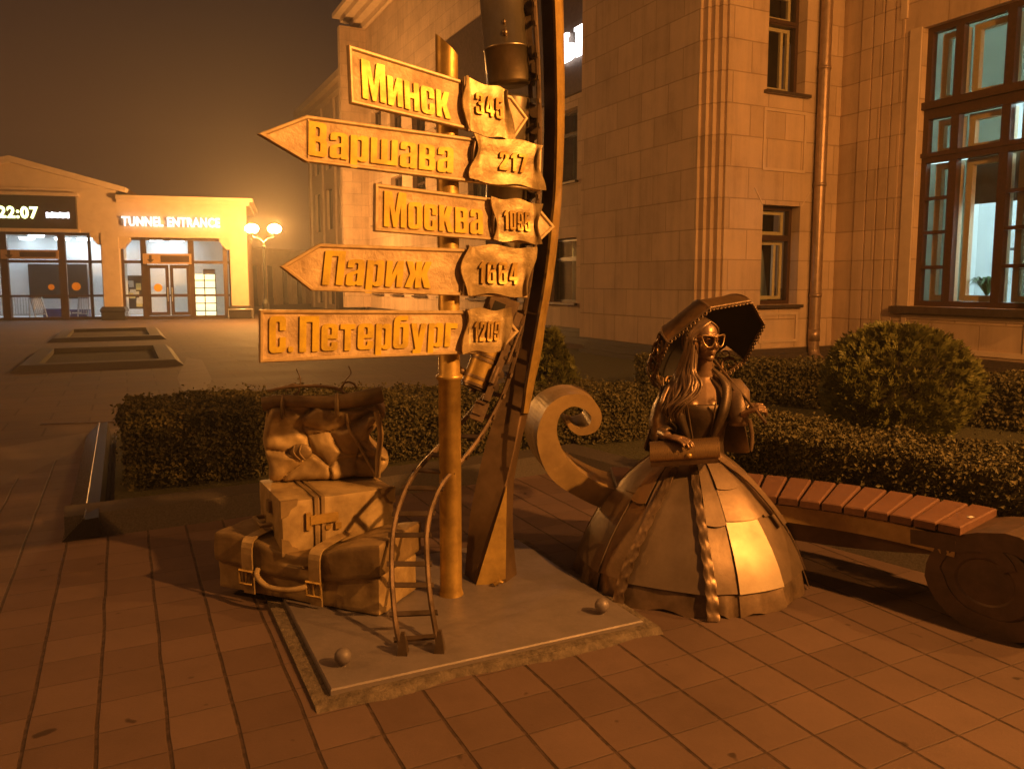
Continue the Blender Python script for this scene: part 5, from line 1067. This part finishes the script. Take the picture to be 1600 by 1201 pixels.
m = MB(); c = bp_(1.80, .16, SZ + .038); m.obox(c, (.03, .012, 0), (-.006, .014, 0), (0, 0, .002)); m.build('paper_scrap', PAPER, None, O0, label='tiny white paper scrap on the last bench slat by the roll', cat='litter')

# ================================================================== BRONZE LADY
LC_ = Vector((.972, 4.2, 0))
L = lambda px, py, dy=0.0: at(px, py, 4.2 + dy)
lady = thing('person', LC_, 'bronze lady in a panelled bell dress and big sunglasses seated on the curved bench', 'statue')
Z = Vector((0, 0, 1))
cam_dir = math.atan2(-LC_.y, -LC_.x)
PR = [(0.0, .640), (.06, .627), (.12, .608), (.20, .575), (.28, .532), (.36, .480), (.44, .420), (.52, .350), (.58, .288), (.63, .228), (.67, .172), (.70, .130)]
def sk_r(z):
    for (z0, r0), (z1, r1) in zip(PR, PR[1:]):
        if z <= z1: return r0 + (r1 - r0) * (z - z0) / (z1 - z0)
    return PR[-1][1]
ANG = [-104, -76, -46, -30, 9, 24, 49, 77, 108, 140, 180, 216]
def sk_p(deg, z, off=0.0):           # facets are flat between the listed angles
    d = (deg + 104) % 360 - 104; A = ANG + [256]
    for a, b in zip(A, A[1:]):
        if a <= d <= b: break
    r_ = sk_r(z) + off; pa, pb = [Vector((math.cos(cam_dir + R(q)), math.sin(cam_dir + R(q)), 0)) * r_ for q in (a, b)]
    if abs(b - a) > 20:
        k = (d - a) / (b - a); p = pa.lerp(pb, k); p = p * (1 + .012 * math.sin(math.pi * k))
    else: p = pa.lerp(pb, (d - a) / (b - a))
    wob = .004 * noise.noise(Vector((deg * .05, z * 5, off * 50)))
    return Vector((LC_.x, LC_.y, z)) + p * (1 + wob * 2)
A = ANG + [256]; dress = None
for i, (a, b) in enumerate(zip(A, A[1:])):
    o1 = .010 if i % 2 else .0; m = MB()
    m.sheet(lambda u, v: sk_p(a + (b - a) * u, .115 + (.70 - .115) * v, o1), 6, 14, .005)
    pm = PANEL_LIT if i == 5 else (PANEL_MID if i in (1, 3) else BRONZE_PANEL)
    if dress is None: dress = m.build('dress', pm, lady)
    else: m.build('skirt_panel', pm, dress)
m = MB()
for i, (a, b) in enumerate(zip(A, A[1:])):
    m.sheet(lambda u, v: sk_p(a + (b - a) * u, .008 + .125 * v + (.012 * math.sin(u * 9 + i) * (1 - v)), -.014 + (.010 if i % 2 else 0) + .010 * math.sin(u * 11 + i * 2) * (1 - v)), 8, 4, .005)
m.build('hem_flounce', BRONZE, dress)
m = MB()
for a, b, zb, o1 in ((11, 24, .41, .018), (24, 58, .425, .022), (24, 47, .56, .034), (58, 90, .41, .016), (-46, -32, .47, .016), (-80, -46, .50, .014)):
    m.sheet(lambda u, v: sk_p(a + (b - a) * u, zb + (.70 - zb) * v - .008 * math.sin(math.pi * u) * (1 - v), o1), 8, 8, .005)
m.build('overskirt', BRONZE_PANEL, dress)
for a0, a1, a2, wv in ((-16, -30, -31, .030), (4, 11, 12, .030)):
    def rf(u, v, a0=a0, a1=a1, wv=wv):
        z = .012 + .70 * v; d = a1 + (a0 - a1) * v ** 1.6; wd = (wv / sk_r(min(z, .7))) * 57.3 * (.55 + .45 * (1 - v))
        return sk_p(d + wd * (u - .5) * 1.9, min(z, .70), .032 + .006 * math.sin(v * 60 + u * 2) * (1 if u < .2 or u > .8 else .15)) + Vector((.003 * math.sin(v * 60), 0, 0))
    m = MB(); m.sheet(rf, 6, 90, .005); m.build('ruffle', BRONZE, dress)
# tail ribbon over the hip
m = MB(); P = spline([sk_p(40, .715, .03), sk_p(52, .66, .04), sk_p(62, .58, .05), sk_p(66, .47, .05), sk_p(69, .36, .045)], 5)
rg = []
for i, p in enumerate(P):
    o_ = Vector((p.x - LC_.x, p.y - LC_.y, .25)).normalized(); sd = Vector((-o_.y, o_.x, 0)).normalized() * .028; rg.append([p - sd, p + sd, p + sd + o_ * .008, p - sd + o_ * .008])
m.loft(rg, True, True, False); m.build('hip_ribbon', BRONZE, dress)

# ---- body: head, neck, chest, arms and hands as one surface
ya = R(22); HU = Vector((math.cos(ya), math.sin(ya), 0)); HF = Vector((math.sin(ya), -math.cos(ya), 0))
hc = L(1100, 530, -.03); HM = Matrix((HU, HF, Z)).transposed()
H = lambda x, y, z: hc + HU * x + HF * y + Z * z
b = MB()
b.ell(H(0, -.018, .028), (.073, .092, .088), HM, 24, 16); b.ell(H(0, .022, -.03), (.056, .062, .080), HM, 24, 16)
b.ell(H(0, .056, -.094), (.024, .022, .020), HM); b.ell(H(0, .035, -.082), (.040, .036, .028), HM)
for s in (-1, 1):
    b.ell(H(s * .034, .048, -.034), (.026, .026, .030), HM); b.ell(H(s * .030, .066, .006), (.017, .012, .010), HM); b.ell(H(s * .013, .092, -.030), (.008, .010, .007), HM)
    b.ell(H(s * .072, -.008, -.002), (.009, .018, .030), HM)
    b.tube([H(s * .010, .083, .024), H(s * .030, .079, .031), H(s * .052, .058, .024)], [.006, .007, .004], 8)
b.tube([H(0, .078, .026), H(0, .092, .0), H(0, .104, -.022), H(0, .106, -.030)], [.008, .008, .010, .009], 10); b.ell(H(0, .103, -.030), (.011, .011, .009), HM)
b.ell(H(0, .082, -.056), (.022, .013, .0065), HM); b.ell(H(0, .081, -.067), (.018, .013, .0075), HM); b.ell(H(0, .074, -.061), (.026, .010, .010), HM)
def sec(px, py, hw, dp, dy, n=24): c = L(px, py, dy); w_ = hw / 1221 * (4.2 + dy); return [c + Vector((w_ * math.cos(2 * math.pi * k / n), dp * math.sin(2 * math.pi * k / n), 0)) for k in range(n)]
b.loft([sec(1101, 545, 12, .043, .0), sec(1100, 566, 13, .046, .01), sec(1099, 577, 14, .050, .02), sec(1098, 587, 22, .058, .03), sec(1097, 595, 47, .072, .03), sec(1097, 602, 60, .088, .03), sec(1096, 614, 59, .105, .02), sec(1095, 630, 53, .125, 0), sec(1094, 648, 46, .115, .0), sec(1092, 668, 38, .095, .01), sec(1090, 690, 36, .09, .02), sec(1090, 715, 40, .10, .02)][::-1], True, True, True)
for px in (1080, 1110): b.ell(L(px, 634, -.070), (.052, .050, .050))
def hand(wr, palm_dir, side, nrm, curls, th=True):
    # wr wrist, palm_dir along the palm, side across (towards the little finger), nrm out of the back of the hand
    pd, sd, nn = palm_dir.normalized(), side.normalized(), nrm.normalized()
    b.tube([wr - pd * .02, wr + pd * .02, wr + pd * .055, wr + pd * .082], [.022, .028, .034, .030], 10, True, True, .45)
    for k, (off, l, r_) in enumerate(((-.030, .070, .0082), (-.010, .078, .0085), (.010, .073, .0082), (.029, .058, .0072))):
        c = curls[k]; p = wr + pd * .078 + sd * off; P = [p - pd * .03, p]; a = c * .35
        for f in (.45, .32, .26):
            p = p + (pd * math.cos(a) - nn * math.sin(a) + sd * off * 1.2) * l * f; P.append(p); a += c * .6
        b.tube(P, [r_ * 1.05, r_ * 1.1, r_ * 1.02, r_ * .95, r_ * .75], 8)
    p = wr + pd * .015 - sd * .026; P = [p, p + pd * .03 - sd * .022 - nn * .008, p + pd * .055 - sd * .026 - nn * .018, p + pd * .075 - sd * .022 - nn * .024]; b.tube(P, [.012, .0115, .0095, .007], 8)
sh1, el1, w1 = L(1052, 612, .03), L(1026, 672, .06), L(1043, 681, -.25)
b.tube([L(1066, 606, .03), sh1, sh1.lerp(el1, .5), el1, el1.lerp(w1, .5), w1], [.05, .05, .044, .038, .032, .024], 14)
hand(w1, Vector((.66, -.72, -.02)), Vector((-.74, -.66, -.04)), Vector((0, -.1, 1)), (.62, .58, .6, .66))
sh2, el2, w2 = L(1141, 608, .03), L(1146, 652, -.03), L(1163, 644, -.16)
b.tube([L(1126, 606, .03), sh2, sh2.lerp(el2, .5), el2, el2.lerp(w2, .5), w2], [.05, .05, .044, .036, .030, .023], 14)
hand(w2, Vector((.80, -.30, .35)), Vector((.15, -.85, -.50)), Vector((-.35, -.5, .75)), (1.5, 1.5, 1.55, 1.6))
body = b.build('body', BRONZE_SKIN, lady)
mo = body.modifiers.new('r', 'REMESH'); mo.mode = 'VOXEL'; mo.voxel_size = .0038; mo.use_smooth_shade = True
ms = body.modifiers.new('s', 'SMOOTH'); ms.factor = .5; ms.iterations = 3
evaluated(body); body.data.polygons.foreach_set('use_smooth', [True] * len(body.data.polygons))

# ---- bodice, cape, sleeves
def secm(px, py, hw, dp, dy, n=28): return sec(px, py, hw, dp, dy, n)
m = MB(); m.loft([secm(1090, 716, 43, .112, .02), secm(1091, 690, 39, .102, .02), secm(1092, 668, 41, .108, .01), secm(1094, 648, 47, .126, 0), secm(1095, 636, 52, .134, 0), secm(1095, 627, 53, .131, 0), secm(1095, 626, 51, .124, 0), secm(1095, 632, 48, .115, 0)], True, False, True)
bod = m.build('bodice', BRONZE_D, lady)
m = MB()
for pts in ([(1073, 628, -.16), (1078, 660, -.115), (1084, 695, -.10)], [(1118, 629, -.16), (1114, 660, -.12), (1105, 695, -.10)], [(1066, 626, -.14), (1072, 662, -.11), (1080, 697, -.10)]): m.tube(spline([L(*p) for p in pts], 5), .0045, 6)
m.build('bodice_piping', BRONZE, bod)
def loftpx(name, secs, mat, parent=lady, n=22):
    m = MB(); rg = []
    for c, ax, r1, r2 in secs:
        ax = Vector(ax).normalized(); s = ax.cross(Vector((0, -1, .01))).normalized(); u = ax.cross(s)
        rg.append([c + s * math.cos(2 * math.pi * k / n) * r1 * (1 + .07 * math.sin(3 * 2 * math.pi * k / n + r1 * 60)) + u * math.sin(2 * math.pi * k / n) * r2 for k in range(n)])
    m.loft(rg, True, False, True); o = m.build(name, mat, parent); so = o.modifiers.new('t', 'SOLIDIFY'); so.thickness = .006; evaluated(o); return o
loftpx('sleeve', [(L(1066, 603, .03), (-.9, 0, -.4), .045, .06), (L(1052, 612, .03), (-.5, 0, -.85), .070, .078), (L(1041, 635, .03), (-.3, 0, -1), .075, .085), (L(1035, 658, .02), (-.15, -.2, -1), .078, .095), (L(1036, 676, -.02), (.2, -.5, -.8), .080, .100), (L(1043, 688, -.10), (.5, -.8, -.3), .062, .085)], BRONZE_D)
loftpx('sleeve', [(L(1124, 600, .03), (.9, 0, -.4), .046, .065), (L(1138, 606, .02), (.6, -.1, -.8), .078, .09), (L(1149, 620, -.02), (.4, -.3, -.8), .080, .096), (L(1152, 640, -.08), (.3, -.3, -.9), .066, .088), (L(1153, 658, -.10), (.1, -.2, -1), .052, .066), (L(1153, 664, -.10), (.0, -.1, -1), .046, .058)], BRONZE)
m = MB()
def cape(u, v):
    px = 1040 + (1150 - 1040) * u; py = 598; sp = (u - .5) * 2
    top = L(px, py - 6 * (1 - sp * sp), .10 - .04 * abs(sp)); bot = L(1008 + (1172 - 1008) * u, 705, .20 - .16 * sp * sp)
    p = top.lerp(bot, v); p += Vector((.012 * math.sin(u * 22), .03 * math.sin(u * 17 + v * 2) * v, 0)); return p
m.sheet(cape, 30, 14, .006); m.build('cape', BRONZE_D, lady)
for name, pts, w_ in (('lapel', [(1122, 583, -.05), (1136, 604, -.09), (1132, 640, -.14), (1120, 672, -.13), (1108, 694, -.11)], .022), ('lapel', [(1078, 588, -.05), (1062, 612, -.10), (1062, 645, -.13), (1072, 675, -.12), (1080, 694, -.11)], .022), ('cape_collar', [(1108, 570, .0), (1122, 582, -.02), (1140, 600, -.05), (1156, 616, -.10)], .016)):
    P = spline([L(*p) for p in pts], 6); m = MB(); rg = []
    for i, p in enumerate(P):
        k = i / (len(P) - 1); ww = w_ * (.5 + .8 * math.sin(math.pi * min(k * 1.1, 1))); sd = Vector((1, -.25, 0)).normalized() * ww
        rg.append([p - sd, p + sd + Vector((0, .02, 0)), p + sd + Vector((0, .012, 0)), p - sd - Vector((0, .008, 0))])
    m.loft(rg, True, True, True); m.build(name, BRONZE_D, lady)
m = MB(); m.tube(spline([L(1034, 602, .02), L(1028, 630, .0), L(1019, 660, -.02), L(1010, 690, -.05), L(1007, 700, -.05)], 5), .006, 6); m.build('cape_edge', BRONZE, lady); m = MB(); m.tube(spline([L(1171, 655, -.05), L(1175, 680, -.04), L(1174, 705, -.04)], 5), [.012] * 8 + [.010, .007, .003], 6, True, True, .5); m.build('cape_tail', BRONZE, lady)
# ---- hair: a cap and long separate locks
m = MB(); hr = random.Random(8)
m.ell(H(0, -.036, .034), (.078, .086, .087), HM, 24, 16)
m.build('hair_cap', BRONZE_D, lady)
m = MB()
G1 = [H(.004, .052, .098), H(-.046, .050, .068), H(-.076, .026, .02), H(-.076, .034, -.035), L(1083, 578, -.10), L(1089, 598, -.15), L(1082, 616, -.17), L(1066, 632, -.17), L(1056, 648, -.15)]
G2 = [H(-.002, -.03, .124), H(-.060, -.03, .088), H(-.087, -.035, .03), H(-.093, -.035, -.05), L(1056, 582, .02), L(1046, 605, -.02), L(1042, 625, -.06), L(1040, 640, -.07), L(1046, 662, -.07)]
for k in range(64):
    f = (k + hr.random()) / 64; P = []
    sw = hr.uniform(-.012, .012); ph = hr.random() * 6
    for i, (p, q) in enumerate(zip(G1, G2)):
        x = p.lerp(q, f); w_ = (i / 8) ** 1.2; P.append(x + Vector((math.sin(i * 1.25 + ph) * .024 * w_ + sw * 1.6 * w_, -abs(math.sin(i * .9 + ph)) * .022 * w_, 0)))
    if hr.random() < .4: P[-1] = P[-1].lerp(P[-2], hr.uniform(.2, .9))
    S = spline(P, 4); n = len(S); r0 = hr.uniform(.005, .0125)
    m.tube(S, [r0 * (.55 + .6 * math.sin(math.pi * min(j / n * 1.05, 1)) ** .6) * (1 if j < n - 5 else (n - j) / 6) + .0008 for j in range(n)], 6, True, True, .75)
G3 = [H(.006, .052, .098), H(.047, .050, .066), H(.075, .016, .018), H(.075, -.008, -.035), H(.066, -.035, -.09), L(1118, 592, .04), L(1128, 612, .08)]
G4 = [H(.002, -.03, .124), H(.060, -.03, .088), H(.086, -.045, .03), H(.086, -.058, -.04), H(.075, -.06, -.10), L(1120, 596, .08), L(1126, 618, .10)]
for k in range(26):
    f = (k + hr.random()) / 26; ph = hr.random() * 6; P = [p.lerp(q, f) + Vector((math.sin(i + ph) * .008 * i / 6, 0, 0)) for i, (p, q) in enumerate(zip(G3, G4))]
    S = spline(P, 4); n = len(S); r0 = hr.uniform(.006, .0095); m.tube(S, [r0 * (.6 + .5 * math.sin(math.pi * j / n)) + .0008 for j in range(n)], 6, True, True, .75)
G5 = [H(-.05, -.09, .07), H(-.06, -.11, 0), H(-.05, -.11, -.08), L(1068, 600, .12), L(1062, 640, .14)]
G6 = [H(.05, -.09, .07), H(.06, -.11, 0), H(.05, -.11, -.08), L(1112, 600, .14), L(1108, 640, .16)]
for k in range(22):
    f = (k + hr.random()) / 22; S = spline([p.lerp(q, f) for p, q in zip(G5, G6)], 4); m.tube(S, .011, 6)
m.build('hair', BRONZE, lady)
# ---- sunglasses
m = MB(); lens = MB()
for s in (-1, 1):
    q = [(.007, .020), (.066, .026), (.068, .006), (.056, -.024), (.036, -.037), (.018, -.028), (.007, -.004)]
    P = spline([H(s * x, .103 - x * x * 4.5, z + .004) for x, z in q + q[:1]], 4); m.tube(P, .0042, 6)
    m.tube([H(s * .066, .083, .026), H(s * .078, .04, .018), H(s * .08, -.01, .008)], .0035, 6)
    lens.add([H(s * x, .101 - x * x * 4.5, z + .004) for x, z in q], [tuple(range(7))])
m.tube([H(-.008, .104, .022), H(.008, .104, .022)], .0045, 6)
sg = m.build('sunglasses', simple('pale bronze frame', (.55, .38, .2), (.42, .28, .14), 9, .35, .85, 0), lady); lens.build('lens', LENS, sg)

# ================================================================== CLUTCH BAG
c0 = L(1068, 705, -.27); ax = (L(1122, 699, -.29) - L(1018, 706, -.25)); LB_ = ax.length; ax.normalize(); fr_ = Vector((ax.y, -ax.x, 0)).normalized()
cb = thing('clutch_bag', c0, 'bronze clutch bag with a curved engraved flap held on the lap of the bronze lady', 'handbag')
def prof_bag(k): return [(-.050, -.055), (.050, -.058), (.064, -.030), (.062, -.012), (-.055, -.005)]
m = MB(); s0 = c0 - ax * LB_ / 2
m.prism([s0 + fr_ * y + Z * z for y, z in prof_bag(0)], ax * LB_); m.build('pouch', BRONZE, cb)
m = MB(); arc = [(.068 * math.cos(a) + .002, -.014 + .078 * math.sin(a)) for a in [R(-8) + R(150) * k / 14 for k in range(15)]]
inn = [(x * .93, z * .93 - .003) for x, z in arc][::-1]
m.prism([s0 - ax * .006 + fr_ * y + Z * z for y, z in arc + inn], ax * (LB_ + .012), True); m.prism([s0 - ax * .002 + fr_ * y * .94 + Z * z * .94 for y, z in arc] + [s0 - ax * .002 + fr_ * -.05 - Z * .02], ax * (LB_ + .004))
def eng():
    mt, N, Lk, bb = nmat('engraved bronze flap'); t_ = N.new('ShaderNodeTexWave'); t_.inputs['Scale'].default_value = 55; t_.inputs['Distortion'].default_value = 9; t_.inputs['Detail'].default_value = 3
    c_ = N.new('ShaderNodeTexCoord'); Lk.new(c_.outputs['Object'], t_.inputs['Vector']); r_ = ramp(N, Lk, t_.outputs['Fac'], [(.1, (.2, .125, .06)), (.6, (.40, .26, .12))]); Lk.new(r_.outputs[0], bb.inputs['Base Color'])
    bb.inputs['Metallic'].default_value = .85; bb.inputs['Roughness'].default_value = .42; bump(N, Lk, bb, t_.outputs['Fac'], .15, .001); return mt
m.build('flap', eng(), cb)
m = MB(); m.ell(c0 + ax * .02 + fr_ * .072 - Z * .006, (.016, .010, .013)); m.build('clasp', GOLD_BRONZE, cb)

# ================================================================== PARASOL
pa = Vector((-.42, .68, .60)).normalized(); pcx = L(1106, 548, .20); PRR, PH = .37, .20
e_u = pa.cross(Vector((0, 0, 1))).normalized(); e_v = pa.cross(e_u)
par = thing('parasol', pcx, 'open bronze lace parasol tilted behind the head of the bronze lady', 'parasol')
PHASE = R(14)
def pr(k, f, ext=0.0):               # vertex k of the octagon at fraction f from rim (0) to apex (1)
    a = PHASE + k * math.pi / 4; rad = (PRR + ext) * math.cos(f * math.pi / 2) ** .75; return pcx + (e_u * math.cos(a) + e_v * math.sin(a)) * rad + pa * PH * math.sin(f * math.pi / 2)
def pp(k, u, f, off=0.0):
    p = pr(k, f).lerp(pr(k + 1, f), u); return p + pa * (-.02 * math.sin(math.pi * u) * (1 - f) * 0 + off)
m = MB(); ml = MB(); mr = MB(); msc = MB()
for k in range(8):
    lowlace = k in PIERCED
    f0 = .42 if lowlace else .0
    m.sheet(lambda u, v: pp(k, u, f0 + (1 - f0) * v * .99, .004), 6, 10, .004)
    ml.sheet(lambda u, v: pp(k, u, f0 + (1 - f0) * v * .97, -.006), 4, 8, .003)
    mr.tube([pr(k, f) + pa * .003 for f in [j / 10 for j in range(11)]], .006, 6)
    mr.tube([pr(k, 0), pr(k + 1, 0)], .007, 6)
    for j in range(11):                # scalloped lace edge
        u0_, u1_ = j / 11, (j + 1) / 11; A_, B_ = pp(k, u0_, 0), pp(k, u1_, 0); C_ = (A_ + B_) / 2 - pa * .022; mr.tube([A_, A_.lerp(C_, .6) - pa * .006, C_, B_.lerp(C_, .6) - pa * .006, B_], .0042, 5)
    if lowlace:                        # pierced scroll work between the ribs
        rs_ = random.Random(k)
        for (cu, cf, rd, dr) in ((.27, .11, .050, 1), (.73, .12, .050, -1), (.5, .30, .048, 1), (.20, .32, .036, -1), (.80, .33, .036, 1), (.5, .08, .030, -1)):
            c = pp(k, cu, cf); t1 = (pr(k + 1, cf) - pr(k, cf)).normalized(); t2 = (pp(k, cu, cf + .05) - c).normalized(); P = []
            for j in range(15): a_ = dr * j * .48 + rs_.random() * .1; q = rd * (1 - j / 19); P.append(c + t1 * q * math.cos(a_) + t2 * q * math.sin(a_))
            msc.tube(P, [.012 - .0004 * j for j in range(15)], 6, True, True, .5)
can = m.build('canopy', LACE, par); ml.build('shade_lining', BLACK, par); mr.build('rib_lace', BRONZE, par); msc.build('scroll_lace', LACE, par)  # dark inner cloth with the shade inside the canopy put into its colour
m = MB(); m.tube([pcx + pa * (PH + .05), pcx + pa * PH, w2 + Vector((.045, -.04, .02)), w2 + Vector((.045, -.04, .02)) + (w2 + Vector((.045, -.04, .02)) - pcx).normalized() * .10], [.004, .007, .007, .008], 8); m.build('shaft', BRONZE, par)

# ================================================================== HAZE
m = MB(); m.box(-70, 70, -40, 110, -1.0, 22.0)
hz = bpy.data.materials.new('haze'); hz.use_nodes = True; N, Lk = hz.node_tree.nodes, hz.node_tree.links; N.remove(N['Principled BSDF'])
pvn = N.new('ShaderNodeVolumePrincipled'); pvn.inputs['Color'].default_value = (.95, .93, .9, 1); pvn.inputs['Density'].default_value = .0042; pvn.inputs['Anisotropy'].default_value = .65
Lk.new(pvn.outputs[0], N['Material Output'].inputs['Volume'])
m.build('haze', hz, kind='stuff')
